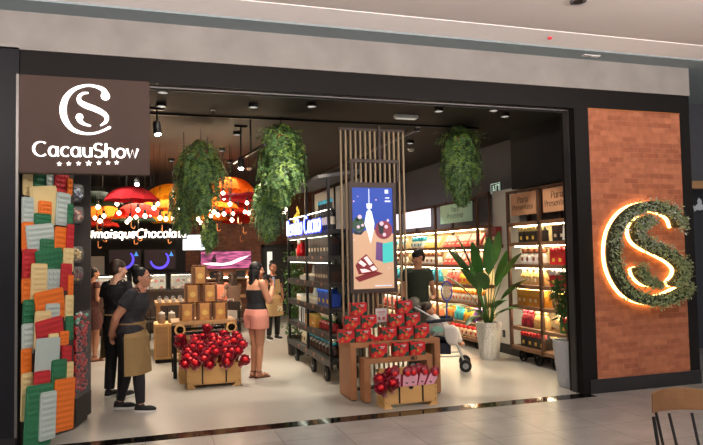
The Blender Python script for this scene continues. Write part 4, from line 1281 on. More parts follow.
def fill(fl_, ys, rows, bays, unit, dfr):
    for (r_, b_, items) in fl_:
        y1_, y0_ = ys[b_] - .05, ys[b_ + 1] + .05
        tot = sum(i[5] for i in items); ws_ = sum(i[5] * i[2][0] for i in items)
        gap = max(.006, (y1_ - y0_ - ws_) / tot)
        y = y0_ + gap / 2
        for (kind, c1, c2, dims, desc, cnt) in items:
            for k in range(cnt):
                if y + dims[0] > y1_ + .02: break
                nm = NMK[kind]
                pos = 'only one' if cnt == 1 else '%s from right' % ORD[k]
                pack(nm, '%s, %s, %s, %s, %s' % (desc, pos, RWN2[r_], bays[b_], unit), nm.replace('_', ' '), '%ss on the %s of the %s' % (nm.replace('_', ' '), RWN[r_], unit), kind, c1, c2, dims,
                     (SX + dfr + RN.uniform(-.01, .01), y + dims[0] / 2, rows[r_] + .001), RZR + RN.uniform(-.05, .05))
                y += dims[0] + gap


fill(near_fill, near_ys, NROW, ('left bay', 'right bay'), 'near shelving', .15)
fill(far_fill, far_ys, FROW, ('deepest bay', 'middle bay', 'nearest bay'), 'far shelving', .15)
# dark red cartons stacked on the end of the far unit
for k, (z, lb) in enumerate(((1.787, 'tall dark red carton at the near end of the far shelving, left one'), (1.787, 'tall dark red carton at the near end of the far shelving, right one'))):
    pack('carton', lb, 'carton', 'dark red cartons on the far shelving end', 'carton', (112, 24, 28), (130, 30, 34), (.17, .14, .30), (SX + .22, 3.36 - .19 * k + .03, 1.81), RZR)
o = thing('end_bracket_shelf', 'small walnut end shelf under the dark red cartons', 'shelf', (SX + .2, 3.31, 1.78))
MB().box(-.2, -.24, -.03, .24, .155, .028).build('board', M_SHELF, o)
MB().box(-.2, -.24, -.03, -.17, -.21, .9).box(-.2, -.24, .86, -.17, .155, .9).build('frame', M_POST, o)
# ------------------------------------------------------------------ ferns hanging from the ceiling
m_f1 = mat('fern_green', (122, 152, 66), .55, 0, .35, 14)
m_f2 = mat('fern_deep_green', (74, 112, 58), .6, 0, .35, 14)
m_f5 = mat('fern_dark_green', (44, 70, 34), .6, 0, .3, 14)  # darkest leaflet green, mixed in at random for contrast
m_f4 = mat('fern_blue_green', (96, 130, 80), .6, 0, .3, 14)
m_f3 = mat('fern_rust', (150, 100, 70), .7, 0, .3, 14)


def frond(mb, base, az, L, arch, droop, wl, nl):
    """one arching fern frond with paired leaflets"""
    out = V((math.cos(az), math.sin(az), 0)); side = V((-math.sin(az), math.cos(az), 0))
    pts = []
    for i in range(nl + 1):
        t_ = i / nl
        x = arch * math.sin(min(1, t_ * 1.3) * PI / 2) * (1 if droop > .3 else t_ + .2)
        z = arch * .35 * math.sin(min(1, t_ * 2.2) * PI) - droop * L * t_ ** 1.25
        pts.append(base + out * x + V((0, 0, z)) + side * (.02 * math.sin(t_ * 5 + az * 3)))
    for i in range(nl):
        p, q = pts[i], pts[i + 1]
        t_ = i / nl
        l = wl * (.35 + .65 * math.sin(PI * min(1, .18 + t_ * .82)))
        d = (q - p)
        wv = max(d.length * .26, .003)
        dn = d.normalized()
        for s in (-1, 1):
            sd = (side * s + out * RN.uniform(-.35, .35)).normalized()
            tip = p + sd * l + dn * l * .45 + V((0, 0, -.12 * l))
            if RN.random() < .22: continue
            if RN.random() < .45: mb.mi = RN.choice((0, 1, 3, 4))
            tip = tip + V((RN.uniform(-.3, .3), RN.uniform(-.3, .3), RN.uniform(-.3, .3))) * l
            mb.mesh([p - dn * wv, p + sd * l * .5 + dn * (l * .1 - wv), tip, p + sd * l * .5 + dn * (l * .3 + wv), p + dn * wv], [(0, 1, 2, 3, 4)])


def hanging_fern(label, px, ptop, pbot, wpx, Y, dens=130, rust=.12, deep=.5, spiky=0.0):
    top = at(px, ptop, 1, Y); bot = at(px, pbot, 1, Y)
    dep = (top - CAMLOC).dot(fw)
    R_ = wpx / FPX * dep / 2
    H_ = top.z - bot.z
    t = thing('hanging_fern', label, 'hanging plant', (top.x, top.y, top.z - .05))
    mb = MB()
    for k in range(int(dens * 2.6)):
        lvl = RN.random()
        zb = -lvl * H_ * .86 - .05
        wd_f = (.75 + .5 * math.sin(PI * min(1, lvl * 1.25 + .12))) * (1 if lvl < .55 else max(.22, 1 - (lvl - .55) * 1.7))
        az = RN.uniform(0, 2 * PI)
        L = min(RN.uniform(.22, .46), max(.12, H_ + zb))
        mb.mi = 2 if (RN.random() < rust * 2.2 and lvl < .14) else RN.choices((0, 1, 3), (1 - deep, deep * .7, .35))[0]
        rad = R_ * wd_f * RN.uniform(.3, .72)
        frond(mb, V((rad * math.cos(az), rad * math.sin(az), zb)), az + RN.uniform(-.5, .5), L, R_ * wd_f * RN.uniform(.2, .5), RN.uniform(.7, 1.0), RN.uniform(.028, .05), int(9 + L * 26))
    for k in range(int(22 + spiky * 30)):
        az = RN.uniform(0, 2 * PI)
        mb.mi = 2 if RN.random() < rust * 1.5 else RN.choice((0, 1))
        frond(mb, V((0, 0, -.08)), az, .35, R_ * RN.uniform(.7, 1.1 + spiky * .5), RN.uniform(-.25, .45), .045, 18)
    mb.build('foliage', [m_f1, m_f2, m_f3, m_f4, m_f5], t)
    MB().lathe([(.05, -.30), (.09, -.22), (.10, -.12), (.085, -.12), (.08, -.2)], n=14).build('pot', m_f3, t)
    MB().tube([(0, 0, -.12), (0, 0, ZC - top.z + .05)], .006, 6).build('hanging_cord', M_IRON, t)
    return t


hanging_fern('dense dark hanging fern with reddish tips, left of the tallest fern', 201, 139, 214, 42, 3.2, 150, .35, .75)
hanging_fern('smaller bright-edged hanging fern left of the dark one, in front of the umbrellas', 184, 176, 232, 26, 3.6, 80, .05, .3)
hanging_fern('slim trailing fern below the dark hanging fern, above the white menu screen', 208, 212, 247, 15, 3.9, 60, 0, .7)
hanging_fern('tallest hanging fern with bright green fronds in the middle of the shop', 281, 123, 205, 40, 2.2, 190, .12, .2, .4)
hanging_fern('long trailing fern hanging behind and left of the tallest one', 268, 176, 240, 30, 3.0, 110, 0, .35)
hanging_fern('spiky hanging fern in front of the right wall shelving', 459, 127, 205, 36, 2.2, 120, .02, .45, 1.0)

# ------------------------------------------------------------------ potted plants by the right shelving
m_pot = mat('white_textured_pot', (214, 214, 210), .6, 0, .04, 10)
m_potg = mat('grey_textured_pot', (176, 178, 180), .65, 0, .05, 10)
m_soil = mat('soil', (70, 52, 40), .95, 0, .3, 40)
m_leaf = mat('broad_leaf_green', (58, 104, 46), .4, 0, .25, 6)
m_leafd = mat('narrow_leaf_green', (62, 104, 44), .5, 0, .3, 8)


def diamond_pot(t, h, r0, r1, m_):
    prof, nn, mm = [], 22, 15
    rings = []
    for i in range(mm + 1):
        z = h * i / mm
        r = r0 + (r1 - r0) * (i / mm) ** .8
        ring = []
        for k in range(nn * 2):
            bump = .006 if (k + i) % 2 == 0 else -.002
            if i in (0, mm): bump = 0
            a = PI * k / nn
            ring.append(V(((r + bump) * math.cos(a), (r + bump) * math.sin(a), z)))
        rings.append(ring)
    for (r, z) in ((r1 - .02, h), (r1 - .025, h - .05)):
        rings.append([V((r * math.cos(PI * k / nn), r * math.sin(PI * k / nn), z)) for k in range(nn * 2)])
    pm_ = MB(); n2 = nn * 2
    fs = []
    for i in range(len(rings) - 1):
        for k in range(n2):
            k1 = (k + 1) % n2
            a, b, c, d = i * n2 + k, i * n2 + k1, (i + 1) * n2 + k1, (i + 1) * n2 + k
            fs += [(a, b, c), (a, c, d)] if (k + i) % 2 == 0 else [(a, b, d), (b, c, d)]
    fs.append(tuple(range(n2)))
    pm_.mesh([p for r in rings for p in r], fs)
    pm_.build('pot', m_, t)
    MB().lathe([(r1 - .03, h - .06), (r1 - .03, h - .035), (.01, h - .025)], n=20).build('soil', m_soil, t)


def leaf(mb, base, az, tilt, L, W_, stem, curl=.5):
    out = V((math.cos(az), math.sin(az), 0)); side = V((-math.sin(az), math.cos(az), 0)); upv = V((0, 0, 1))
    d = out * math.cos(tilt) + upv * math.sin(tilt)
    mb.mi = 1
    mb.tube([base, base + (d * .5 + upv * .5).normalized() * stem * .5, base + (d * .5 + upv * .5).normalized() * stem * .5 + d * stem * .5], [.011, .009, .007], 6)
    o = base + (d * .5 + upv * .5).normalized() * stem * .5 + d * stem * .5
    nrm = side.cross(d)
    n = 10
    L0, R0, C0 = [], [], []
    p = o.copy(); dd = d.copy()
    for i in range(n + 1):
        t_ = i / n
        w_ = W_ * math.sin(PI * (t_ * .93 + .03)) ** .75 * (1 - .25 * t_)
        C0.append(p.copy()); L0.append(p + side * w_ + nrm * w_ * .25); R0.append(p - side * w_ + nrm * w_ * .25)
        p = p + dd * (L / n)
        dd = (dd - upv * curl * .12 + out * .01).normalized()
    vs = L0 + C0 + R0
    fs = []
    for i in range(n):
        fs.append((i, i + 1, n + 1 + i + 1, n + 1 + i)); fs.append((n + 1 + i, n + 1 + i + 1, 2 * n + 2 + i + 1, 2 * n + 2 + i))
    mb.mi = 0
    mb.mesh(vs, fs)
    return mb


p = at(490, 356, 2, 0)
PP = V((5.20, 2.72, 0))
t = thing('potted_plant', 'tall broad-leaved plant in a white diamond-textured pot between the two shelving units', 'potted plant', PP)
diamond_pot(t, .58, .135, .20, m_pot)
specs = [(-1.35, 1.25, .62, .115, .62, .35), (2.5, 1.2, .66, .12, .72, .35), (-2.6, 1.3, .62, .115, .75, .4), (2.9, .95, .64, .12, .52, .8), (3.2, .55, .60, .11, .38, 1.0), (-1.2, .9, .60, .11, .48, .7), (-2.2, .9, .6, .12, .66, .8),
         (-1.45, .45, .52, .09, .34, .5), (-1.7, .75, .5, .10, .35, .9), (3.7, .35, .5, .09, .25, 1.1), (1.7, 1.2, .56, .11, .5, .3), (-2.9, 1.05, .58, .12, .88, .7), (-1.0, .7, .42, .09, .22, .6), (2.8, 1.3, .62, .12, .9, .6), (-1.4, 1.4, .55, .11, .95, .5), (2.6, .6, .55, .11, .28, .7),
         (-1.9, 1.45, .6, .11, .8, .2), (3.5, 1.1, .5, .11, .62, .9), (-2.5, .5, .5, .1, .32, .8), (-1.25, 1.1, .55, .1, .8, .8)]
for (az, tl, L, W_, st, cu) in specs:
    leaf(MB(), V((.04 * math.cos(az), .04 * math.sin(az), .54)), az, tl, L, W_, st, cu).build('leaf', [m_leaf, m_leafd], t, smooth=True)

t = thing('potted_plant', 'narrow-leaved bushy plant in a tall grey textured pot beside the entrance pillar', 'potted plant', (5.07, .50, 0))
diamond_pot(t, .57, .125, .185, m_potg)
mb = MB()
mb.tube([(0, 0, .5), (.02, .0, .75), (-.01, .01, 1.0), (.01, 0, 1.3)], [.018, .015, .012, .008], 7).tube([(0, .0, .6), (-.08, .03, .9), (-.12, .02, 1.15)], [.012, .01, .006], 7).tube([(0, .0, .62), (.08, -.03, .9), (.1, .02, 1.12)], [.012, .01, .006], 7)
mb.build('stem', mat('woody_stem', (104, 76, 50), .8), t)
mb = MB()
for (cx, cy, cz, n_) in ((.01, 0, 1.36, 80), (-.12, .02, 1.2, 90), (.1, .02, 1.18, 90), (-.01, .01, 1.05, 80), (-.08, 0, .92, 60), (.06, 0, .92, 60)):
    for k in range(n_):
        az, el_ = RN.uniform(0, 2 * PI), RN.uniform(-.5, 1.2)
        d = V((math.cos(az) * math.cos(el_), math.sin(az) * math.cos(el_), math.sin(el_)))
        s = d.cross(V((0, 0, 1))).normalized()
        L, w_ = RN.uniform(.10, .2), RN.uniform(.011, .018)
        o = V((cx, cy, cz + RN.uniform(-.08, .06)))
        mid = o + d * L * .5; tip = o + d * L + V((0, 0, -.03))
        mb.mi = RN.choice((0, 0, 1))
        mb.mesh([o, mid + s * w_, tip, mid - s * w_], [(0, 1, 2, 3)])
mb.build('foliage', [m_leafd, m_f2], t)

# trailing ivy at the far end of the black rack
t = thing('ivy_plant', 'trailing green ivy climbing the far end of the black rack', 'ivy', (2.47, 4.42, 0))
MB().lathe([(.12, 0), (.15, .02), (.17, .32), (.15, .32), (.14, .28)], n=18).build('planter', M_DARK, t)
mb = MB()
for k in range(5): mb.tube([(RN.uniform(-.05, .05), RN.uniform(-.05, .05), .25), (RN.uniform(-.12, .1), RN.uniform(-.1, .06), .9), (RN.uniform(-.14, .1), RN.uniform(-.1, .06), 1.7)], .006, 5)
mb.build('stem', mat('woody_stem', (104, 76, 50), .8), t)
mb = MB()
for k in range(900):
    o = V((RN.gauss(-.02, .09), RN.gauss(-.04, .06), RN.uniform(.35, 1.75)))
    d = V((RN.uniform(-1, 1), RN.uniform(-1, 1), RN.uniform(-.8, .5))).normalized(); s = d.cross(V((RN.uniform(-1, 1), RN.uniform(-1, 1), RN.uniform(-1, 1)))).normalized()
    L, w_ = RN.uniform(.04, .075), RN.uniform(.016, .028)
    mb.mi = RN.choice((0, 0, 1))
    mb.mesh([o, o + d * L * .35 + s * w_, o + d * L, o + d * L * .35 - s * w_], [(0, 1, 2, 3)])
mb.build('foliage', [mat('ivy_green', (84, 126, 60), .5, 0, .3, 12), m_f2], t)

# yellow flowers on the far top of the rack
t = thing('flowering_plant', 'plant with bright yellow flowers on the upper far end of the black rack', 'plant', (2.44, 3.95, 1.681))
MB().lathe([(.05, 0), (.065, .01), (.075, .12), (.06, .12)], n=14).build('pot', M_WHITE, t)
mb = MB().tube([(0, 0, .08), (0, -.02, .4), (-.04, .06, .62), (-.06, .22, .58)], .007, 6).tube([(0, 0, .08), (0, .02, .45), (-.03, -.06, .7), (-.05, -.22, .72)], .007, 6)
mb.build('stem', m_leafd, t)
mb = MB()
for k in range(16):
    s = k / 15
    c = V((-.06 + RN.uniform(-.04, .04), -.2 + .46 * s + RN.uniform(-.03, .03), .74 - .26 * s + RN.uniform(-.05, .05)))
    for q in range(5):
        a = 2 * PI * q / 5
        mb.ell(c + V((0, .026 * math.cos(a), .026 * math.sin(a))), (.01, .024, .024), n=7, m=4)
mb.build('flowers', mat('yellow_petal', (246, 214, 30), .5), t)

# ------------------------------------------------------------------ umbrellas hung open below the ceiling
UCOL = {'red': (158, 30, 44), 'orange': (238, 124, 26), 'yellow': (240, 178, 40), 'dark green': (52, 66, 48), 'bright red': (222, 58, 36)}
UM = {}
for k, c in UCOL.items():
    m = mat('umbrella_' + k.replace(' ', '_'), c, .85, 0, .05, 5, spec=.2)
    nt = m.node_tree
    tr_ = nt.nodes.new('ShaderNodeBsdfTranslucent'); tr_.inputs[0].default_value = lin(c)
    mx_ = nt.nodes.new('ShaderNodeMixShader'); mx_.inputs[0].default_value = .6
    nt.links.new(nt.nodes['Principled BSDF'].outputs[0], mx_.inputs[1]); nt.links.new(tr_.outputs[0], mx_.inputs[2])
    nt.links.new(mx_.outputs[0], nt.nodes['Material Output'].inputs[0])
    UM[k] = m
UPROTO = {}


def umbrella(col, label, px, py, wpx, Y, tilt=(0, 0)):
    top = at(px, py, 1, Y)
    dep = (top - CAMLOC).dot(fw)
    sc = .93
    t = thing('umbrella', label, 'umbrella', top, RN.uniform(0, 1), 'open umbrellas hung under the ceiling')
    t.rotation_euler = (tilt[0], tilt[1], RN.uniform(0, .7))
    t.scale = (sc, sc, sc)
    if not UPROTO:
        nr, ns = 6, 16
        def canopy():
            rings = []
            for i in range(nr + 1):
                a = (i / nr) * 1.05
                ring = []
                for k in range(ns):
                    ph = 2 * PI * k / ns
                    sc_ = 1 - .09 * (i / nr) * abs(math.sin(ph * 4))
                    r = .5 * math.sin(a) / math.sin(1.05) * sc_
                    z = -.27 * (1 - math.cos(a)) / (1 - math.cos(1.05)) + .02 * (i / nr) * abs(math.sin(ph * 4))
                    ring.append(V((max(.002, r) * math.cos(ph), max(.002, r) * math.sin(ph), z)))
                rings.append(ring)
            inner = [[p - V((0, 0, .004)) for p in r] for r in reversed(rings)]
            return MB().rings(rings + inner, cap=False)
        UPROTO['canopy'] = canopy
        sh = MB().tube([(0, 0, .05), (0, 0, -.62)], .007, 8); ob = sh.build('tmp', M_IRON); UPROTO['shaft'] = ob.data; bpy.data.objects.remove(ob)
        hd_ = MB().tube([(0, 0, -.60)] + [(.04 - .04 * math.cos(a), 0, -.72 - .04 * math.sin(a)) for a in [PI * k / 8 for k in range(9)]], .011, 8); ob = hd_.build('tmp', mat('cane_handle', (186, 116, 60), .4)); UPROTO['handle'] = ob.data; bpy.data.objects.remove(ob)
        rb = MB()
        for k in range(8):
            ph = PI / 4 * k
            rb.tube([(.012 * math.cos(ph), .012 * math.sin(ph), -.3), (.26 * math.cos(ph), .26 * math.sin(ph), -.10)], .003, 5)
            rb.tube([(.5 * math.sin(a) / math.sin(1.05) * math.cos(ph), .5 * math.sin(a) / math.sin(1.05) * math.sin(ph), -.27 * (1 - math.cos(a)) / (1 - math.cos(1.05)) - .008) for a in [1.05 * q / 5 for q in range(6)]], .003, 5)
        ob = rb.build('tmp', M_IRON); UPROTO['ribs'] = ob.data; bpy.data.objects.remove(ob)
    if col not in UPROTO:
        ob = UPROTO['canopy']().build('tmp', UM[col]); UPROTO[col] = ob.data; bpy.data.objects.remove(ob)
    for nm, key in (('canopy', col), ('shaft', 'shaft'), ('handle', 'handle'), ('ribs', 'ribs')):
        o = bpy.data.objects.new(nm, UPROTO[key]); COL.objects.link(o); o.parent = t
    cz = (ZC - top.z) / sc
    MB().tube([(0, 0, .04), (0, 0, cz)], .0012, 4).build('hanging_wire', M_IRON, t) if tilt == (0, 0) else None
    return t


umbrella('red', 'red umbrella nearest the brown sign, highest of the left cluster', 131, 186, 60, 4.9)
umbrella('dark green', 'dark green umbrella left of the highest red one', 97, 191, 58, 5.9)
umbrella('yellow', 'yellow umbrella beside the small bright-edged fern', 170, 184, 42, 5.5)
umbrella('red', 'red umbrella mostly hidden behind the plaque wall at far left', 76, 197, 44, 8.0)
umbrella('orange', 'orange umbrella low at left beside the plaque wall', 103, 205, 48, 6.9)
umbrella('orange', 'orange umbrella just behind and right of the highest red one', 162, 197, 50, 6.8)
umbrella('bright red', 'bright red umbrella in the middle of the left cluster', 138, 203, 56, 6.2)
umbrella('dark green', 'dark green umbrella low in the middle of the left cluster', 134, 210, 58, 7.6)
umbrella('bright red', 'bright red umbrella lowest at far left', 98, 215, 44, 8.3)
umbrella('yellow', 'yellow umbrella low behind the neon hashtag sign', 168, 211, 46, 8.2)
umbrella('orange', 'orange umbrella highest between the two big ferns', 230, 177, 46, 5.2)
umbrella('red', 'dark red umbrella under the highest orange one between the ferns', 238, 188, 42, 6.2)
umbrella('orange', 'orange umbrella lower between the two big ferns', 217, 197, 46, 7.2)
umbrella('bright red', 'bright red umbrella right of the lower orange one', 243, 202, 44, 8.1)
umbrella('orange', 'orange umbrella lowest right, above the white menu screen', 209, 210, 46, 8.9)
umbrella('bright red', 'bright red umbrella lowest between the big ferns', 240, 213, 42, 9.6)

# ------------------------------------------------------------------ hanging globe bulbs
BP = None
BUL = [(98, 207), (117, 204), (139, 203), (154, 208), (158, 204), (126, 211), (138, 210), (104, 216), (95, 218), (100, 221), (136, 217), (145, 216), (130, 219), (127, 222), (160, 218), (166, 219), (173, 218), (119, 213), (180, 209), (187, 200),
       (223, 193), (224, 198), (230, 204), (247, 203), (209, 209), (214, 212), (218, 215), (211, 216), (224, 214), (233, 214), (245, 212), (249, 213), (284, 213), (287, 209), (198, 219), (201, 223), (232, 220), (195, 206), (151, 215)]
for i, (px, py) in enumerate(BUL):
    Y = 4.6 + 2.4 * ((i * 37) % 11) / 11
    p = at(px, py, 1, Y)
    if BP is None:
        BP = thing('globe_bulb', 'x', 'light bulb', p, group='hanging globe bulbs')
        MB().ell((0, 0, 0), (.033, .033, .036), n=14, m=9).build('globe', E_BULB, BP, smooth=True)
        MB().lathe([(.012, .105), (.02, .10), (.02, .04), (.024, .035)], n=10).build('socket', M_IRON, BP)
        MB().tube([(0, 0, .1), (0, 0, 1.0)], .003, 4).build('cord', M_IRON, BP)
        o = BP
    else:
        o = dup(BP, p)
    for c in kids(o):
        if c.name.startswith('cord'):
            c.scale = (1, 1, 1); c.location = (0, 0, .1 - .1 * (ZC - p.z - .1) / .9); c.scale[2] = (ZC - p.z - .1) / .9
    o['label'] = 'white glowing globe bulb hanging on a cord among the umbrellas'
SC.view_layers[0].update()
for (x, y, z) in ((-.6, 4.3, 2.8), (.2, 4.2, 2.75), (.9, 4.4, 2.7), (1.5, 4.3, 2.75), (.0, 6.2, 2.4), (.8, 6.4, 2.4), (1.7, 6.3, 2.4), (-.7, 6.4, 2.4), (.66, 3.95, 2.5)):
    l = bpy.data.lights.new('added_point_lamp', 'POINT'); l.energy = 24; l.color = lin((255, 224, 180))[:3]; l.shadow_soft_size = .05  # unseen point lamps added near the bulbs to brighten umbrellas and ferns
    o = bpy.data.objects.new('added_point_lamp', l); COL.objects.link(o); o.location = (x, y, z)

# neon hashtag sign across the shop
a = at(87, 238, 1, 6.3); b = at(187, 236, 1, 6.3)
t = thing('neon_sign', 'white glowing script sign with hashtag hanging below the umbrellas', 'neon sign', a)
tx = '#maisqueChocolate'
xh = (b.x - a.x) / text_width(tx, .05)
lm = MB(); lettering(lm, tx, xh, xh * .26, (0, 0, 0), UX, UZ, NF, 0, .03, .15, .05, .12)
lm.build('lettering', emis('white_neon', (255, 244, 232), 3.2), t)
MB().box(0, .03, -.04, b.x - a.x, .05, .0).box(0, .03, xh * 1.0, b.x - a.x, .045, xh * 1.05).build('support_rail', M_IRON, t)
for s in (.15, .85): MB().tube([((b.x - a.x) * s, .04, 0), ((b.x - a.x) * s, .04, ZC - a.z)], .006, 6).build('hanging_rod', M_IRON, t)

# ------------------------------------------------------------------ track spotlights
def spotlight(label, px, py, z, tgt, e, ang=48, px_is_world=None):
    """head at a measured pixel and height, aimed at a floor or shelf point"""
    p = at(px, py, 2, z) if px_is_world is None else V(px_is_world)
    t = thing('track_spotlight', label, 'spotlight', p, group='ceiling spotlights')
    d = (V(tgt) - p).normalized()
    q = d.to_track_quat('-Z', 'Y').to_matrix()
    mb = MB().lathe([(.045, -.09), (.05, -.08), (.05, .07), (.03, .09)], n=16)
    mb.v = [q @ v for v in mb.v]
    mb.build('head', M_BLACK, t, smooth=False)
    ln = MB().lathe([(.038, -.095), (.038, -.0905)], n=16); ln.v = [q @ v for v in ln.v]
    ln.build('lens', E_SPOT, t)
    MB().tube([(0, 0, .03), (0, 0, ZC - p.z)], .01, 8).build('stem', M_IRON, t)
    MB().box(-.09, -.02, ZC - p.z - .03, .09, .02, ZC - p.z).build('mount', M_IRON, t)
    spot('spot_lamp', p + d * .10, tgt, e, ang)
    return t


spotlight('black ceiling spotlight right of the brown lightbox sign', 157, 128, 3.34, (.55, .95, 0), 130)
spotlight('black ceiling spotlight on a track between the two big ferns', 241, 163, 3.05, (1.1, 2.0, .3), 120)
spotlight('black ceiling spotlight shining below the corner of the brown sign', 137, 182, 3.15, (-.1, 2.4, 0), 120)
W_ = [((-.6, 4.4, 3.35), (.2, 4.2, 0), 150), ((1.3, 5.0, 3.35), (1.4, 4.2, 0), 150), ((2.0, 1.3, 3.40), (1.7, 2.6, 0), 150), ((3.7, 1.2, 3.40), (3.0, .55, .4), 100), ((4.75, 1.3, 3.40), (4.7, 1.6, 0), 200), ((4.3, 3.6, 3.40), (4.6, 3.0, 0), 200), ((4.2, 5.6, 3.40), (5.3, 5.2, 1.2), 110), ((4.4, 1.0, 3.40), (5.4, 1.7, 1.2), 90),
      ((.2, 1.0, 3.40), (.75, 2.5, .3), 110), ((1.3, 1.5, 3.40), (.9, 3.1, .9), 110), ((-.2, -.0 + .5, 3.40), (-.75, .45, 1.2), 60), ((1.0, 8.6, 3.35), (.4, 9.6, 1.0), 110), ((2.8, 8.8, 3.35), (2.2, 11.4, 1.8), 110), ((2.9, 5.4, 3.35), (2.7, 6.6, .8), 90), ((1.35, 3.4, 3.40), (2.3, 2.9, 1.2), 260), ((1.2, .6, 3.4), (1.85, 2.4, 2.6), 90), ((.2, 1.7, 3.4), (.85, 3.2, 2.6), 22), ((3.6, .6, 3.4), (4.3, 2.2, 2.8), 22), ((-.5, 6.2, 3.4), (-.5, 6.4, 0), 260), ((.5, 6.4, 3.4), (.5, 6.5, 0), 260), ((1.6, 6.4, 3.4), (1.6, 6.6, 0), 260), ((.8, 8.0, 3.4), (.8, 8.0, 0), 200)]
def recessed(label, x, y, tgt, e, ang=52):  # extra ceiling spots, added to light floor, goods, ferns and umbrellas
    t = thing('added_spotlight', label, 'spotlight', (x, y, ZC), group='added ceiling spotlights')
    MB().lathe([(.055, 0), (.055, -.05), (.06, -.05), (.06, 0)], n=20, cap=False).build('collar', M_BLACK, t)
    MB().lathe([(.054, -.012), (.054, -.004)], n=18).build('lens', E_SPOT, t)
    spot('spot_lamp', (x, y, ZC - .06), tgt, e, ang)


for i, (p_, tg, e) in enumerate(W_):
    recessed('small black added ceiling spotlight, %s' % ('over the staff pair', 'over the middle aisle', 'above the woman in pink shorts', 'over the gift boxes', 'over the aisle before the near shelving', 'over the aisle beside the man in green', 'aimed at the far shelving', 'aimed at the near shelving', 'aimed at the left trunk', 'aimed at the stacked cakes', 'aimed at the plaque wall', 'aimed at the glass counter', 'aimed at the back wall picture', 'above the staff woman at the back', 'aimed at the black rack', 'aimed at the tallest fern', 'aimed at the dark fern', 'aimed at the spiky fern', 'over the left umbrellas', 'over the middle umbrellas', 'over the right umbrellas', 'over the far umbrellas')[i], p_[0], p_[1], tg, e, 120 if i > 17 else 52)
q0, q1 = at(233, 163, 2, 3.12), at(265, 145, 2, 3.12)
o = thing('track_rail', 'slanting black light track hanging between the two big ferns', 'light track', q0)
MB().bar((0, 0, 0), (q1.x - q0.x, q1.y - q0.y, 0), .035, .035).build('rail', M_IRON, o)
MB().tube([((q1.x - q0.x) * .6, (q1.y - q0.y) * .6, .0), ((q1.x - q0.x) * .6, (q1.y - q0.y) * .6, ZC - q0.z)], .01, 8).build('stem', M_IRON, o)
tag(MB().box(-1.2, 2.30, ZC - .025, 4.9, 2.335, ZC).build('ceiling_conduit', M_IRON), 'thin dark conduit crossing the black ceiling from left to right', 'conduit')
tag(MB().box(3.9, 2.5, ZC - .06, 3.95, 9, ZC - .01).build('ceiling_track', mat('grey_track', (104, 102, 100), .4, .6)), 'grey metal light track running back along the ceiling over the right aisle', 'light track')
# ------------------------------------------------------------------ people: one continuous skin each, clothes as children
SKIN_T = mat('tan_skin', (190, 134, 104), .5, 0, .06, 12)
SKIN_B = mat('brown_skin', (158, 104, 78), .5, 0, .06, 12)
SKIN_L = mat('light_skin', (214, 164, 136), .5, 0, .06, 12)
HAIR = mat('black_hair', (14, 12, 12), .55, 0, .3, 60, spec=.3)
HAIRB = mat('brown_hair', (58, 40, 30), .5, 0, .3, 60)
CL_BLACK = mat('black_cotton', (22, 22, 25), .85, 0, .12, 40)
CL_NAVY = mat('faded_black_cotton', (34, 34, 40), .85, 0, .12, 40)
CL_GREEN = mat('dark_green_cotton', (40, 50, 38), .85, 0, .1, 40)
CL_PINK = mat('peach_pink_cotton', (222, 148, 130), .8, 0, .08, 30)
CL_KHAKI = mat('khaki_apron_cloth', (142, 116, 74), .85, 0, .1, 60)
CL_BEIGE = mat('beige_apron_cloth', (176, 146, 104), .85, 0, .1, 60)
CL_GREY = mat('grey_shorts_cloth', (122, 118, 108), .85, 0, .1, 40)
CL_ORANGE = mat('salmon_top_cloth', (230, 140, 110), .8, 0, .1, 30)
CL_WHITE = mat('white_baby_cloth', (226, 220, 214), .85, 0, .06, 30)


def tw(J, k): return V(J[k])


def frustum(mb, a, b, ra, rb, n=16): mb.tube([a, b], [ra, rb], n)


def hand(mb, wrist, d, palm_n, curl=.35, s=1.0):
    """palm and five fingers; d = pointing direction, palm_n = direction the palm faces"""
    d = V(d).normalized(); pn = V(palm_n); pn = (pn - d * pn.dot(d)).normalized(); sd = d.cross(pn)
    w = V(wrist)
    M = Matrix((sd, d, pn)).transposed()
    mb.ell(w + d * .045 * s, (.036 * s, .052 * s, .015 * s), M, 12, 8)
    for k, (off, L) in enumerate(((-.027, .062), (-.009, .074), (.009, .069), (.026, .054))):
        p0 = w + d * .075 * s + sd * off * s
        d1 = (d + pn * curl).normalized(); d2 = (d + pn * curl * 2.6).normalized()
        p1 = p0 + d1 * L * .5 * s; p2 = p1 + d2 * L * .5 * s
        mb.capsule(p0, p1, .0088 * s, .0082 * s, 8); mb.capsule(p1, p2, .0082 * s, .0070 * s, 8)
    p0 = w + d * .025 * s - sd * .028 * s
    p1 = p0 + (d * .7 - sd * .7 + pn * .3).normalized() * .038 * s; p2 = p1 + (d * .9 - sd * .15 + pn * .5).normalized() * .03 * s
    mb.capsule(p0, p1, .011 * s, .0095 * s, 8); mb.capsule(p1, p2, .0095 * s, .0078 * s, 8)


BULK = [1.0]


def torso(mb, J, f, e=0.0, z0=0, z1=99, female=True):
    """elliptic rings from hip to neck; J gives centre line points"""
    rings = [('hipc', -.09, .135, .10), ('hipc', -.02, .172 if female else .16, .118), ('hipc', .06, .160 if female else .152, .108), ('waist', 0, .132 if female else .148, .095), ('chest', -.06, .146 if female else .162, .108),
             ('chest', .02, .152 if female else .172, .112), ('chest', .09, .150 if female else .172, .096), ('neck', -.045, .105, .072), ('neck', -.005, .062, .058)]
    f = V(f); f.normalize(); s_ = V((-f.y, f.x, 0)).normalized()
    out = []
    for (k, dz, rx, ry) in rings:
        c = V(J[k]) + V((0, 0, dz))
        if c.z < z0 or c.z > z1: continue
        out.append([c + s_ * ((rx * BULK[0] + e) * math.cos(2 * PI * q / 24)) + f * ((ry * BULK[0] + e) * math.sin(2 * PI * q / 24)) for q in range(24)])
    mb.rings(out)


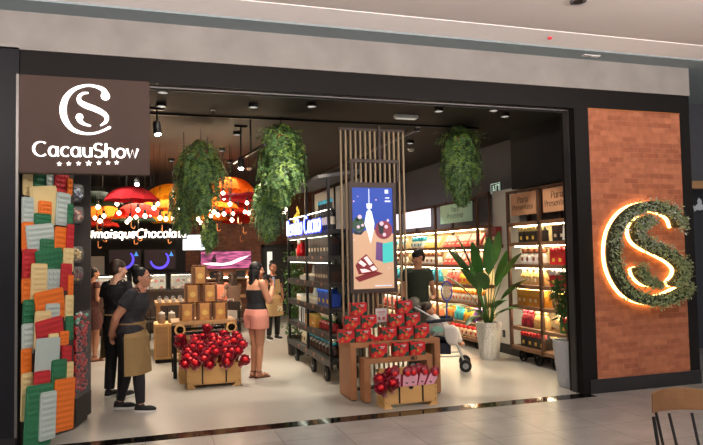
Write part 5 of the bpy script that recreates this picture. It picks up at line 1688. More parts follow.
def head_shape(mb, c, M):
    mb.ell(c + M @ V((0, .012, .022)), (.074, .092, .092), M, 16, 12)
    mb.ell(c + M @ V((0, -.022, -.038)), (.058, .066, .076), M, 14, 10)
    mb.ell(c + M @ V((0, -.07, -.084)), (.026, .022, .024), M, 10, 7)
    mb.capsule(c + M @ V((0, -.086, .012)), c + M @ V((0, -.106, -.022)), .010, .014, 8)
    mb.ell(c + M @ V((0, -.084, -.055)), (.026, .014, .012), M, 10, 6)
    for s in (-1, 1):
        mb.ell(c + M @ V((s * .076, .012, -.005)), (.010, .020, .032), M, 10, 7)
        mb.ell(c + M @ V((s * .034, -.074, .022)), (.024, .014, .009), M, 8, 5)
        mb.ell(c + M @ V((s * .04, -.06, -.03)), (.026, .026, .03), M, 8, 6)


def person(label, loc, rz, J, skin, hair, hairm, clothes, female=True, head_yaw=0, head_pitch=0, hands=None, voxel=.0085, face=(0, -1, 0), sc=1.0, shoes=None, extras=None, bulk=1.0):
    BULK[0] = bulk
    t = thing('person', label, 'person', loc, rz)
    t.scale = (sc, sc, sc)
    b = MB()
    torso(b, J, face, 0, female=female)
    Mh = Matrix.Rotation(head_yaw, 3, 'Z') @ Matrix.Rotation(head_pitch, 3, 'X')
    hc = V(J['head'])
    b.capsule(V(J['neck']) + V((0, 0, -.03)), hc + V((0, .015, -.05)), .054 if female else .06, .048 if female else .056)
    head_shape(b, hc, Mh)
    for s in ('l', 'r'):
        sh, el, wr = V(J['sh' + s]), V(J['el' + s]), V(J['wr' + s])
        k = (1.0 if female else 1.12) * BULK[0]
        b.capsule(sh, sh + (el - sh) * .5, .050 * k, .045 * k); b.capsule(sh + (el - sh) * .5, el, .045 * k, .036 * k)
        b.capsule(el, el + (wr - el) * .35, .037 * k, .037 * k); b.capsule(el + (wr - el) * .35, wr, .037 * k, .025 * k)
        hd_, hn = (hands or {}).get(s, ((wr - el).normalized(), (0, 0, 1)))
        hand(b, wr, hd_, hn, .4)
        hp, kn, an = V(J['hp' + s]), V(J['kn' + s]), V(J['an' + s])
        B_ = BULK[0]
        b.capsule(hp, hp + (kn - hp) * .5, .088 * B_, .074 * B_); b.capsule(hp + (kn - hp) * .5, kn, .074 * B_, .053 * B_)
        cf = kn + (an - kn) * .3
        b.capsule(kn, cf, .052, .056); b.capsule(cf, an, .056, .035)
        ft = V(J['ft' + s]); fd = (ft - an); fd.z = 0; fd.normalize()
        h0 = V((an.x, an.y, an.z - .042)) - fd * .03
        b.capsule(h0, V((an.x, an.y, h0.z - .008)) + fd * (.105 if shoes == 'sneaker' else .135), .034, .024)
    b.fused('body', skin, t, voxel, 3)
    # face details
    for s in (-1, 1):
        e_ = MB().ell(hc + Mh @ V((s * .033, -.083, .006)), (.013, .006, .0075), Mh, 10, 6)
        eo = e_.build('eye', M_WHITE, t, smooth=True)
        MB().ell(hc + Mh @ V((s * .033, -.0885, .006)), (.006, .003, .006), Mh, 8, 5).build('iris', M_BLACK, eo)
        MB().capsule(hc + Mh @ V((s * .018, -.089, .026)), hc + Mh @ V((s * .050, -.080, .027)), .004, .003, 6).build('eyebrow', hairm, t)
    MB().ell(hc + Mh @ V((0, -.098, -.055)), (.021, .005, .006), Mh, 10, 5).build('lips', mat('lip', (160, 84, 80), .5), t)
    # hair
    hb = MB()

    def he(c, r, n=16, m=11): hb.ell(hc + Mh @ V(c), r, Mh, n, m)
    if hair == 'short':
        he((0, .024, .046), (.081, .094, .082)); he((0, .05, -.005), (.076, .066, .075)); he((0, -.03, .080), (.056, .044, .028)); he((0, .0, .05), (.078, .082, .068)); he((0, .035, .012), (.080, .062, .07))
    elif hair == 'bun':
        he((0, .026, .036), (.083, .095, .088)); he((0, .056, -.02), (.072, .058, .07)); he((0, .085, .108), (.056, .056, .05))
    elif hair == 'long':
        he((0, .026, .036), (.086, .098, .090)); he((0, .06, -.05), (.082, .06, .12))
        bk_ = V((0, 1, 0))
        rg = []
        for (z, y, rx, ry) in ((-.0, .045, .083, .06), (-.10, .065, .088, .052), (-.20, .085, .092, .042), (-.32, .095, .088, .034), (-.44, .09, .066, .024), (-.5, .085, .03, .012)):
            c = hc + Mh @ V((0, y, 0)) + V((0, 0, z))
            rg.append([c + Mh @ V((rx * math.cos(2 * PI * q / 18), ry * math.sin(2 * PI * q / 18), 0)) for q in range(18)])
        hb.rings(rg)
        for s in (-1, 1): hb.capsule(hc + Mh @ V((s * .074, .0, .03)), hc + Mh @ V((s * .082, -.0, -.16)), .022, .016)
    elif hair == 'cap':
        he((0, .02, .05), (.088, .1, .075)); he((0, .05, -.01), (.078, .062, .08))
    hb.fused('hair', hairm, t, .007, 2)
    for c in clothes: c(t, J, face, female)
    # shoes
    if shoes:
        for s in ('l', 'r'):
            an, ft = V(J['an' + s]), V(J['ft' + s])
            fd = (ft - an); fd.z = 0; fd.normalize(); sd = V((-fd.y, fd.x, 0))
            z0 = an.z - .085
            def ring(u, w, z, base): return [base + fd * u + sd * (w * math.cos(a)) + V((0, 0, z + .0)) for a in (0,)]
            o_ = V((an.x, an.y, 0)) - fd * .065
            def outline(gr, z):
                pts = []
                for (u, w) in ((-.005, .012), (0, .026), (.03, .036), (.09, .036), (.15, .045), (.20, .043), (.235, .028), (.248, .008)):
                    pts.append((u, w + gr))
                P_ = [o_ + fd * u + sd * w + V((0, 0, z)) for u, w in pts] + [o_ + fd * u - sd * w + V((0, 0, z)) for u, w in reversed(pts)]
                return P_
            if shoes == 'sneaker':
                up_ = MB()
                up_.rings([outline(0, z0 + .022), outline(-.002, z0 + .05)], True)
                up_.ell(o_ + fd * .16 + V((0, 0, z0 + .045)), (.042, .085, .03), Matrix((sd, fd, V((0, 0, 1)))).transposed(), 12, 8)
                up_.ell(o_ + fd * .055 + V((0, 0, z0 + .065)), (.042, .062, .045), Matrix((sd, fd, V((0, 0, 1)))).transposed(), 12, 8)
                sh_ = up_.fused('shoe', CL_BLACK, t, .007, 3)
                MB().rings([outline(.004, z0), outline(.006, z0 + .026)]).build('sole', M_WHITE, sh_)
            elif shoes == 'sandal':
                so = MB().rings([outline(.002, z0), outline(.002, z0 + .018)]).build('sandal', mat('brown_leather', (96, 58, 40), .5), t)
                st_ = MB()
                for (u0, u1) in ((.13, .17), (.19, .13)):
                    st_.tube([o_ + fd * u0 + sd * .044 + V((0, 0, z0 + .018)), o_ + fd * ((u0 + u1) / 2) + V((0, 0, z0 + .066)), o_ + fd * u1 - sd * .044 + V((0, 0, z0 + .018))], .007, 6)
                st_.tube([V((an.x, an.y, z0 + .09)) + fd * (.045 * math.cos(a)) + sd * (.042 * math.sin(a)) for a in [2 * PI * k / 14 for k in range(15)]], .006, 6)
                st_.build('strap', mat('brown_leather', (96, 58, 40), .5), so)
    if extras: extras(t, J)
    return t


def shirt(m, zlo=.93, sleeve=.5, loose=.016):
    def fn(t, J, face, female):
        b = MB()
        torso(b, J, face, loose, z0=J['hipc'][2] - .03 + (zlo - .93), z1=J['neck'][2] - .03, female=female)
        for s in ('l', 'r'):
            sh, el = V(J['sh' + s]), V(J['el' + s])
            k = (1.0 if female else 1.12) * BULK[0]
            e_ = sh + (el - sh) * sleeve
            k = k if female else 1.0
            b.capsule(sh + (V(J['neck']) + V((0, 0, -.06)) - sh) * .5, sh, .052, .056 * k); b.capsule(sh, sh + (el - sh) * .12, .056 * k, .060 * k); frustum(b, sh + (el - sh) * .06, e_, .060 * k, .064 * k)
        o = b.fused('shirt', m, t, .0085, 3)
    return fn


def tank(m):
    def fn(t, J, face, female):
        b = MB()
        torso(b, J, face, .012, z0=J['waist'][2] - .12, z1=J['chest'][2] + .03, female=female)
        o = b.fused('tank_top', m, t, .0085, 2)
        f = V(face).normalized(); s_ = V((-f.y, f.x, 0))
        st_ = MB()
        c = V(J['chest'])
        for s in (-1, 1):
            st_.tube([c + s_ * (s * .09) + f * .115 + V((0, 0, .01)), c + s_ * (s * .085) + f * .06 + V((0, 0, .145)), c + s_ * (s * .08) - f * .03 + V((0, 0, .15)), c + s_ * (s * .07) - f * .112 + V((0, 0, .0))], .008, 6)
        st_.build('strap', m, o)
    return fn


def bottoms(m, name, to=1.0, r0=.104, r1=.060, r2=.05):
    """trousers (to=1) or shorts (to<1 of the thigh)"""
    def fn(t, J, face, female, r0=r0, r1=r1, r2=r2):
        r0, r1, r2 = r0 * BULK[0], r1 * BULK[0], r2 * BULK[0]
        b = MB()
        torso(b, J, face, .014, z0=J['hipc'][2] - .12, z1=J['waist'][2] - .02, female=female)
        for s in ('l', 'r'):
            hp, kn, an = V(J['hp' + s]), V(J['kn' + s]), V(J['an' + s])
            if to < 1:
                b.capsule(hp + V((0, 0, .02)), hp, r0, r0); frustum(b, hp, hp + (kn - hp) * to, r0, r0 * .98)
            else:
                b.capsule(hp, hp + (kn - hp) * .5, r0, r0 * .85); b.capsule(hp + (kn - hp) * .5, kn, r0 * .85, r1 + .006)
                b.capsule(kn, kn + (an - kn) * .35, r1 + .006, r1 + .004); frustum(b, kn + (an - kn) * .35, an + (kn - an) * .04, r1 + .004, r2)
        b.fused(name, m, t, .0085, 3)
    return fn


def apron(m, z0, z1, half=115, bib=True, flare=.05, rot=0, strap_back=True, emblem=False):
    def fn(t, J, face, female):
        f = V(face).normalized()
        f = Matrix.Rotation(math.radians(rot), 3, 'Z') @ f
        s_ = V((-f.y, f.x, 0))
        rings = []
        n = 20
        levels = 7
        for i in range(levels + 1):
            u = i / levels
            z = z1 + (z0 - z1) * u
            src = V(J['waist']) if z > J['waist'][2] else V(J['waist']).lerp(V(J['hipc']), min(1, (J['waist'][2] - z) / max(.05, J['waist'][2] - J['hipc'][2])))
            rx = (.158 if u < .15 else .188) * BULK[0] + flare * u; ry = (.122 if u < .15 else .150) * BULK[0] + flare * .6 * u
            ha = math.radians(half) * (1 - .06 * u)
            ring = []
            for k in range(n + 1):
                a = -ha + 2 * ha * k / n
                w_ = 1 + .03 * u * math.sin(a * 5)
                ring.append(V((src.x, src.y, z)) + f * (ry * w_ * math.cos(a)) + s_ * (rx * w_ * math.sin(a)))
            inner = [V((src.x, src.y, z)) + (p - V((src.x, src.y, z))) * .97 for p in reversed(ring)]
            rings.append(ring + inner)
        ap = MB().rings(rings).build('apron', m, t, smooth=False)
        w = V(J['waist'])
        MB().tube([V((w.x, w.y, z1 - .02)) + f * (.125 * BULK[0] * math.cos(a)) + s_ * (.161 * BULK[0] * math.sin(a)) for a in [2 * PI * k / 24 for k in range(25)]], .011, 6).build('waist_tie', m, ap)
        if bib:
            c = V(J['chest'])
            bb = MB()
            rg = []
            for (zz, wd_b) in ((z1 - .02, .14), (c.z - .04, .12), (c.z + .06, .10)):
                src = V(J['waist']).lerp(c, max(0, min(1, (zz - J['waist'][2]) / (c.z - J['waist'][2]))))
                row = [V((src.x, src.y, zz)) + s_ * (wd_b * x) + f * (.136 * math.sqrt(max(0, 1 - (wd_b * x / .2) ** 2))) for x in (-1, -.5, 0, .5, 1)]
                rg.append(row + [p - f * .006 for p in reversed(row)])
            bb.rings(rg).build('bib', m, ap)
        if strap_back:
            c, nk = V(J['chest']), V(J['neck'])
            stp = MB()
            for s in (-1, 1):
                stp.tube([c + s_ * (s * .10) + f * .13 + V((0, 0, .05)), nk + s_ * (s * .09) + f * .02 + V((0, 0, .012)), nk + s_ * (s * .085) - f * .06 + V((0, 0, -.01)), c + s_ * (s * .02) - f * .128 + V((0, 0, .0)), w - s_ * (s * .12) - f * .09 + V((0, 0, .02))], .011, 6)
            stp.build('strap', CL_NAVY, ap)
        if emblem:
            e_ = MB()
            zz = z0 + (z1 - z0) * .3
            o_ = V((J['waist'][0], J['waist'][1], zz)) + f * .176 + s_ * .06
            for P_, W2 in ((LOGO_C, LOGO_CW), (LOGO_S, LOGO_SW)):
                pa, ww = smooth_path([(x * .055, z * .055) for x, z in norm_logo(P_)], [w2 * .0007 for w2 in W2], 3)
                stroke(e_, pa, ww, o_, -s_, UZ, f, 0.0, .006)
            e_.build('emblem', M_WHITE, ap)
    return fn


def joints(**k):
    J = dict(hipc=(0, 0, .93), waist=(0, 0, 1.07), chest=(0, 0, 1.25), neck=(0, .005, 1.425), head=(0, -.015, 1.56),
             shl=(.165, 0, 1.365), shr=(-.165, 0, 1.365), ell=(.205, .02, 1.10), elr=(-.205, .02, 1.10), wrl=(.215, -.03, .86), wrr=(-.215, -.03, .86),
             hpl=(.085, 0, .88), hpr=(-.085, 0, .88), knl=(.095, -.015, .49), knr=(-.095, -.015, .49), anl=(.10, .02, .085), anr=(-.10, .02, .085), ftl=(.12, -.18, .03), ftr=(-.12, -.18, .03))
    J.update(k)
    return J


# staff woman in the foreground, hands clasped behind her, looking to the right
Jw = joints(waist=(0, -.01, 1.07), chest=(0, -.05, 1.24), neck=(0, -.085, 1.405), head=(0, -.135, 1.53),
            shl=(.16, -.055, 1.345), shr=(-.16, -.05, 1.345), ell=(.20, .10, 1.09), elr=(-.205, .115, 1.09), wrl=(.06, .205, .86), wrr=(-.09, .20, .885),
            hpl=(.085, 0, .88), hpr=(-.085, .01, .88), knl=(.095, .06, .49), knr=(-.10, -.105, .49), anl=(.10, .15, .087), anr=(-.10, -.13, .087), ftl=(.10, -.05, .03), ftr=(-.13, -.33, .03))


def glasses(t, J):
    hc = V(J['head']); Mh = Matrix.Rotation(GL[0], 3, 'Z') @ Matrix.Rotation(GL[1], 3, 'X')
    g = MB()
    for s in (-1, 1):
        g.tube([hc + Mh @ V((s * .034 + .024 * math.cos(a), -.099, .004 + .02 * math.sin(a))) for a in [2 * PI * k / 14 for k in range(15)]], .0022, 5)
        g.tube([hc + Mh @ V((s * .058, -.097, .008)), hc + Mh @ V((s * .079, -.05, .008)), hc + Mh @ V((s * .082, .02, .006))], .0022, 5)
    g.tube([hc + Mh @ V((-.011, -.101, .008)), hc + Mh @ V((.011, -.101, .008))], .0022, 5)
    g.build('glasses', M_CHROME, t)


GL = (-.12, 0.0)
pw1 = at(131, 411, 2, 0)
person('person with hair bun and glasses in black T-shirt and khaki apron, hands behind back', (pw1.x, pw1.y + .02, 0), math.radians(78), Jw, SKIN_T, 'bun', HAIR,
       [bottoms(CL_BLACK, 'leggings', 1, .100, .052, .040), shirt(CL_NAVY, .93, .55), apron(CL_KHAKI, .44, 1.03, 92, False, .05, -4)], True, GL[0], GL[1],
       {'l': ((-.75, .15, -.55), (0, -1, 0)), 'r': ((.55, .2, -.75), (0, -1, 0))}, shoes='sneaker', extras=glasses, sc=.965, bulk=1.27)

# staff man behind her, seen from the back
Jm = joints(head=(0, -.03, 1.56), wrl=(.20, -.10, .88), wrr=(-.20, -.10, .88))
person('person with short dark hair in black T-shirt, standing behind the one with bun', (-.33, 2.02, 0), math.radians(142), Jm, SKIN_L, 'short', HAIRB,
       [bottoms(CL_BLACK, 'trousers', 1, .106, .066, .062), shirt(CL_BLACK, .93, .55), apron(CL_KHAKI, .46, 1.03, 105, True, .05)], False, -.5, .05,
       {'l': ((0, -.3, -1), (-1, 0, 0)), 'r': ((0, -.3, -1), (1, 0, 0))}, shoes='sneaker', sc=1.0)

# young woman in pink shorts with a phone to her face
Jp = joints(chest=(0, -.0, 1.25), head=(0, -.02, 1.55), ell=(.19, -.10, 1.10), elr=(-.20, -.09, 1.10), wrl=(.07, -.22, 1.27), wrr=(-.09, -.23, 1.29),
            anl=(.05, .03, .087), anr=(-.05, .0, .087), knl=(.06, -.01, .49), knr=(-.06, -.02, .49), ftl=(.07, -.17, .03), ftr=(-.06, -.20, .03))


def phone(t, J):
    pass


p = at(256, 378, 2, 0)
person('person with long black hair in black tank top, pink shorts and sandals, holding a phone', (p.x + .02, p.y + .03, 0), math.radians(112), Jp, SKIN_T, 'long', HAIR,
       [bottoms(CL_PINK, 'shorts', .42, .122), tank(CL_BLACK)], True, -.25, .1,
       {'l': ((-.2, -.1, 1), (0, 1, 0)), 'r': ((.2, -.1, 1), (0, 1, 0))}, shoes='sandal', sc=.965, bulk=1.15)
ph_ = thing('phone', 'dark phone held up by the person in pink shorts', 'phone', (p.x + .28, p.y + .07, 1.33), math.radians(112))
MB().box(-.036, -.005, -.07, .036, .005, .07).build('case', M_BLACK, ph_, .003)
MB().box(-.032, .005, -.064, .032, .006, .064).build('screen', emis('phone_screen', (130, 140, 160), .3), ph_)

# staff woman at the back, facing the camera
Jb = joints(wrl=(.17, -.13, .92), wrr=(-.17, -.13, .92), ell=(.215, .03, 1.11), elr=(-.215, .03, 1.11))
person('person in black T-shirt and beige apron with emblem, facing forward beside the black rack', (2.47, 6.55, 0), math.radians(18), Jb, SKIN_B, 'bun', HAIR,
       [bottoms(CL_BLACK, 'trousers', 1, .104, .062, .055), shirt(CL_BLACK, .93, .55), apron(CL_BEIGE, .52, 1.05, 105, True, .05, 0, False, True)], True, -.2, .12,
       {'l': ((-.2, -.4, -1), (-1, 0, 0)), 'r': ((.2, -.4, -1), (1, 0, 0))}, shoes='sneaker', sc=.93, voxel=.010)

# man in dark green behind the pushchair, looking down
pg = at(418, 300, 1, 2.75)
Jg = joints(hipc=(0, 0, .95), waist=(0, 0, 1.1), chest=(0, -.01, 1.28), neck=(0, -.015, 1.46), head=(0, -.055, 1.59), shl=(.175, 0, 1.375), shr=(-.175, 0, 1.375), ell=(.245, .02, 1.13), elr=(-.235, .03, 1.13), wrl=(.20, -.17, 1.0), wrr=(-.235, -.10, .90), hpl=(.09, 0, .9), hpr=(-.09, 0, .9))
person('person with short black hair in dark green T-shirt, looking down behind the pushchair', (pg.x, pg.y, 0), math.radians(-4), Jg, SKIN_T, 'short', HAIR,
       [bottoms(CL_GREY, 'shorts', .9, .112), shirt(CL_GREEN, .9, .55, .02)], False, -1.35, .42,
       {'l': ((-.5, -.8, .1), (0, 0, -1)), 'r': ((.2, -.6, -.8), (1, 0, 0))}, shoes='sneaker', sc=1.02)

# seated customers at the back and a partly hidden one at far left
def seated(y_off=0.0, **k):
    J = joints(hipc=(0, 0, .60), waist=(0, -.01, .745), chest=(0, -.04, .92), neck=(0, -.06, 1.09), head=(0, -.09, 1.22), shl=(.155, -.04, 1.03), shr=(-.155, -.04, 1.03), ell=(.19, -.13, .80), elr=(-.19, -.13, .80), wrl=(.10, -.33, .80), wrr=(-.10, -.33, .80),
               hpl=(.085, -.03, .56), hpr=(-.085, -.03, .56), knl=(.11, -.42, .55), knr=(-.11, -.42, .55), anl=(.11, -.38, .19), anr=(-.11, -.38, .19), ftl=(.12, -.58, .15), ftr=(-.12, -.58, .15))
    J.update(k)
    return J


def stool(label, loc, h=.47):
    o = thing('stool', label, 'stool', loc)
    MB().lathe([(.18, h), (.19, h + .012), (.18, h + .03), (.02, h + .035)], n=20).build('seat', mat('dark_seat', (44, 34, 30), .6), o)
    for k in range(4):
        a = PI / 4 + PI / 2 * k
        MB().tube([(.12 * math.cos(a), .12 * math.sin(a), h), (.19 * math.cos(a), .19 * math.sin(a), 0)], .012, 7).build('leg', M_IRON, o)
    MB().tube([(.16 * math.cos(2 * PI * k / 20), .16 * math.sin(2 * PI * k / 20), .17) for k in range(21)], .008, 6).build('footrest', M_IRON, o)
    return o


q1 = at(221, 290, 1, 9.0); q2 = at(234, 292, 1, 8.2)
stool('dark stool under the seated person in salmon top', (q1.x, q1.y, 0))
person('seated person with long dark hair in salmon top beside the stacked cakes', (q1.x, q1.y, 0), math.radians(192), seated(), SKIN_T, 'long', HAIRB,
       [bottoms(CL_BLACK, 'trousers', 1, .104, .062, .05), shirt(CL_ORANGE, .93, .25)], True, -.1, .1, {'l': ((0, -1, 0), (0, 0, -1)), 'r': ((0, -1, 0), (0, 0, -1))}, shoes='sneaker', voxel=.011)
stool('dark stool under the seated person with long dark hair nearest the brick wall picture', (q2.x, q2.y, 0))
person('seated person with long dark hair in brown top, between the cakes and pink shorts', (q2.x, q2.y, 0), math.radians(205), seated(), SKIN_L, 'long', HAIRB,
       [bottoms(CL_WHITE, 'trousers', 1, .104, .062, .05), shirt(mat('taupe_cloth', (120, 92, 78), .8, 0, .2, 20), .93, .2)], True, .1, .15, {'l': ((0, -1, 0), (0, 0, -1)), 'r': ((0, -1, 0), (0, 0, -1))}, shoes='sneaker', voxel=.011)
q3 = at(93, 300, 1, 5.2)
person('person with dark hair and patterned brown dress, half hidden behind the sweets stand', (q3.x, q3.y, 0), math.radians(120), joints(wrl=(.15, -.28, 1.0), wrr=(-.12, -.26, .98)), SKIN_T, 'bun', HAIR,
       [bottoms(mat('patterned_cloth', (120, 70, 58), .8, 0, 0, 20, col2=(60, 36, 40)), 'skirt', .8, .125), shirt(mat('patterned_cloth', (120, 70, 58)), .93, .2)], True, 0, 0, {'l': ((0, -1, .1), (-1, 0, 0)), 'r': ((0, -1, .1), (1, 0, 0))}, shoes='sandal', sc=.93, voxel=.011)

# ------------------------------------------------------------------ pushchair with sleeping baby
SB = V((4.04, 2.22, 0))
t = thing('pushchair', 'navy and white folding pushchair with a baby, behind the gift box tables', 'pushchair', SB, math.radians(-26))
m_nv = mat('navy_fabric', (26, 32, 48), .8, 0, .1, 30)
fm = MB()
for s in (-1, 1):
    y = s * .20
    fm.tube([(.40, y, .14), (.22, y, .60), (.02, y, .74), (-.42, y, 1.00)], .013, 8)
    fm.tube([(-.30, y, .14), (.10, y, .66)], .013, 8)
    fm.tube([(-.30, y, .20), (.34, y, .22)], .010, 8)
fm.tube([(.34, -.20, .22), (.34, .20, .22)], .010, 8).tube([(-.30, -.20, .20), (-.30, .20, .20)], .010, 8)
fm.build('frame', mat('pale_grey_tube', (196, 198, 200), .35, .4, .05, 8), t)
hg = MB()
hg.tube([(-.42, -.21, 1.0), (-.46, -.18, 1.02), (-.46, .18, 1.02), (-.42, .21, 1.0)], .018, 8)
hg.build('handle', m_nv, t)
for (x, ys) in ((.42, (-.235, -.175, .175, .235)), (-.32, (-.235, -.175, .175, .235))):
    for y in ys:
        wo = MB().tube([(x, y - .016, .085), (x, y + .016, .085)], .085, 24).build('wheel', M_RUBBER, t)
        MB().tube([(x, y - .019, .085), (x, y + .019, .085)], .042, 16).build('hub', mat('grey_hub', (140, 142, 146), .4), wo)
    for y in (-.205, .205):
        MB().tube([(x, y - .04, .085), (x, y + .04, .085)], .010, 6).tube([(x, y, .085), (x - .02, y, .17)], .012, 8).build('caster_fork', M_IRON, t)
st = MB()
st.rings([[V((-.16, y, .52)), V((.22, y, .47)), V((.22, y, .43)), V((-.18, y, .47))] for y in (-.18, .18)])
st.rings([[V((-.16, y, .50)), V((-.34, y, .95)), V((-.38, y, .94)), V((-.20, y, .48))] for y in (-.18, .18)])
st.build('seat', m_nv, t, .01)
ar = MB().tube([(-.12, -.205, .70), (.14, -.22, .73), (.24, -.14, .73), (.24, .14, .73), (.14, .22, .73), (-.12, .205, .70)], .026, 10)
ar.build('bumper_bar', m_nv, t)
MB().ell((.05, -.20, .60), (.10, .018, .05), None, 12, 8).build('mint_side_patch', mat('mint_fabric', (150, 206, 190), .7), t)
cl_ = MB()
rg = []
for (z, w_, dx) in ((.66, .09, .19), (.60, .10, .22), (.50, .10, .23), (.42, .075, .24), (.38, .05, .25)):
    rg.append([V((dx + w_ * math.cos(2 * PI * k / 14), -.215 + .022 * math.sin(2 * PI * k / 14) + .008 * math.sin(k * 3), z)) for k in range(14)])
cl_.rings(rg)
tag(cl_.build('white_cloth', CL_WHITE, None, smooth=True), 'crumpled white cloth hanging from the front bar of the pushchair', 'cloth')
wc = bpy.data.objects['white_cloth']; wc.location = SB; wc.rotation_euler = (0, 0, math.radians(-26))
bk_ = MB().box(-.20, -.17, .24, .22, .17, .27).box(-.20, -.17, .27, -.19, .17, .42).box(.21, -.17, .27, .22, .17, .38).box(-.20, -.17, .27, .22, -.16, .40).box(-.20, .16, .27, .22, .17, .40)
bk_.build('storage_basket', m_nv, t, .006)
# folded grey canopy behind the baby's head
cp = MB()
cp.rings([[V((-.30 + .08 * math.cos(a) - .0, y, .98 + .06 * math.sin(a))) for a in [2 * PI * k / 12 for k in range(12)]] for y in (-.22, -.1, .1, .22)])
cp.build('folded_canopy', mat('grey_canopy', (124, 124, 114), .8), t, smooth=True)

bb = thing('person', 'baby with dark hair dressed in white, leaning back in the pushchair', 'person', SB + V((.09, -.04, -.02)), math.radians(-26))
b = MB()
b.ell((-.12, -.04, .66), (.10, .11, .15)); b.ell((-.02, -.04, .57), (.11, .11, .09)); b.capsule((-.16, -.05, .78), (-.18, -.06, .84), .035, .035)
b.ell((-.19, -.07, .90), (.085, .078, .085)); b.ell((-.16, -.08, .87), (.06, .062, .055)); b.ell((-.108, -.09, .885), (.012, .012, .010))
for s in (-1, 1):
    b.capsule((-.13, -.04 + s * .10, .74), (.0, -.04 + s * .14, .66), .034, .03); b.capsule((.0, -.04 + s * .14, .66), (.10, -.04 + s * .11, .69), .03, .023)
    for k in range(4): b.capsule((.11, -.04 + s * .11 + (k - 1.5) * .011, .69), (.145, -.04 + s * .11 + (k - 1.5) * .012, .682 - .003 * k), .008, .006, 6)
    b.capsule((.10, -.04 + s * .095, .69), (.12, -.04 + s * .08, .71), .009, .007, 6)
    b.capsule((.02, -.04 + s * .06, .55), (.20, -.04 + s * .09, .56), .055, .045); b.capsule((.20, -.04 + s * .09, .56), (.25, -.04 + s * .09, .42), .042, .032); b.capsule((.25, -.04 + s * .09, .40), (.30, -.04 + s * .09, .395), .026, .022)
b.fused('body', SKIN_T, bb, .009, 3)
h_ = MB().ell((-.205, -.07, .918), (.09, .085, .082)); h_.ell((-.23, -.07, .89), (.07, .078, .075)); h_.fused('hair', HAIRB, bb, .008, 2)
c_ = MB().ell((-.12, -.04, .66), (.118, .13, .165)); c_.ell((-.02, -.04, .575), (.125, .125, .10))
for s in (-1, 1):
    c_.capsule((-.13, -.04 + s * .10, .74), (.0, -.04 + s * .14, .66), .05, .042); c_.capsule((.0, -.04 + s * .14, .66), (.07, -.04 + s * .12, .68), .042, .034)
    c_.capsule((.02, -.04 + s * .06, .555), (.20, -.04 + s * .09, .565), .066, .056); c_.capsule((.20, -.04 + s * .09, .56), (.245, -.04 + s * .09, .45), .054, .044)
c_.fused('romper', CL_WHITE, bb, .009, 3)
for s in (-1, 1): MB().ell((-.107, -.075 + s * .028, .905), (.006, .011, .007), n=8, m=5).build('eye', M_BLACK, bb)

rk = thing('round_net_racket', 'blue-rimmed round net racket standing up beside the pushchair', 'racket', (SB.x + .06, SB.y + .02, 1.1))
rc = at(447, 291, 1, SB.y - .05)
rk.location = rc
MB().tube([(.085 * math.cos(a), .012, .14 * math.sin(a)) for a in [2 * PI * k / 28 for k in range(29)]], .012, 8).build('rim', mat('blue_rim', (40, 62, 150), .4), rk)
nt_ = MB()
for k in range(-5, 6):
    x = k * .0145; zz = .14 * math.sqrt(max(0, 1 - (x / .085) ** 2))
    nt_.tube([(x, .012, -zz), (x, .012, zz)], .0028, 4)
for k in range(-8, 9):
    z = k * .0155; xx = .085 * math.sqrt(max(0, 1 - (z / .14) ** 2))
    nt_.tube([(-xx, .012, z), (xx, .012, z)], .0028, 4)
nt_.build('net', mat('grey_net', (120, 124, 130), .6), rk)
MB().tube([(0, .012, -.14), (-.01, .012, -.42)], .013, 8).build('handle', mat('blue_rim', (40, 62, 150), .4), rk)

# ------------------------------------------------------------------ mall chair at the right front
cc = V((3.12, -3.35, 0))
t = thing('cafe_chair', 'wooden-backed dark metal chair standing on the tiles at bottom right', 'chair', cc, math.radians(162))
m_cw = mat('worn_oak', (132, 94, 58), .45, 0, .2, 5, .05, stretch=(2, 14, 14))
bk_ = MB()
rgs = []
for k in range(15):
    a = -1.0 + 2.0 * k / 14
    x = .205 * math.sin(a) / math.sin(1.0); y = -.09 * (math.cos(a) - math.cos(1.0)) / (1 - math.cos(1.0))
    rgs.append([V((x, y - .010, .70)), V((x, y + .012, .70)), V((x * .98, y + .004, .815 + .015 * math.cos(a * 1.4))), V((x * .98, y - .016, .815 + .015 * math.cos(a * 1.4)))])
bk_.rings(rgs); bk_.build('backrest', m_cw, t, .004)
MB().prism([(-.2, .02), (.2, .02), (.19, .40), (-.19, .40)], (0, 0, .455), (1, 0, 0), (0, 1, 0), UZ, 0, .022).build('seat', m_cw, t, .006)
for s in (-1, 1):
    MB().tube([(s * .197, -.005, .68), (s * .185, .03, .45), (s * .20, -.02, 0)], .011, 8).build('rear_leg', M_IRON, t)
    MB().tube([(s * .172, .37, .45), (s * .195, .42, 0)], .011, 8).build('front_leg', M_IRON, t)
    MB().tube([(s * .17, -.03, .70), (s * .155, .04, .455)], .009, 8).build('back_stay', M_IRON, t)
    MB().tube([(s * .07, -.075, .68), (s * .065, .02, .455)], .009, 8).build('back_rod', M_IRON, t)
MB().tube([(-.18, .03, .44), (.18, .03, .44), (.17, .37, .44), (-.17, .37, .44), (-.18, .03, .44)], .010, 8).build('seat_frame', M_IRON, t)
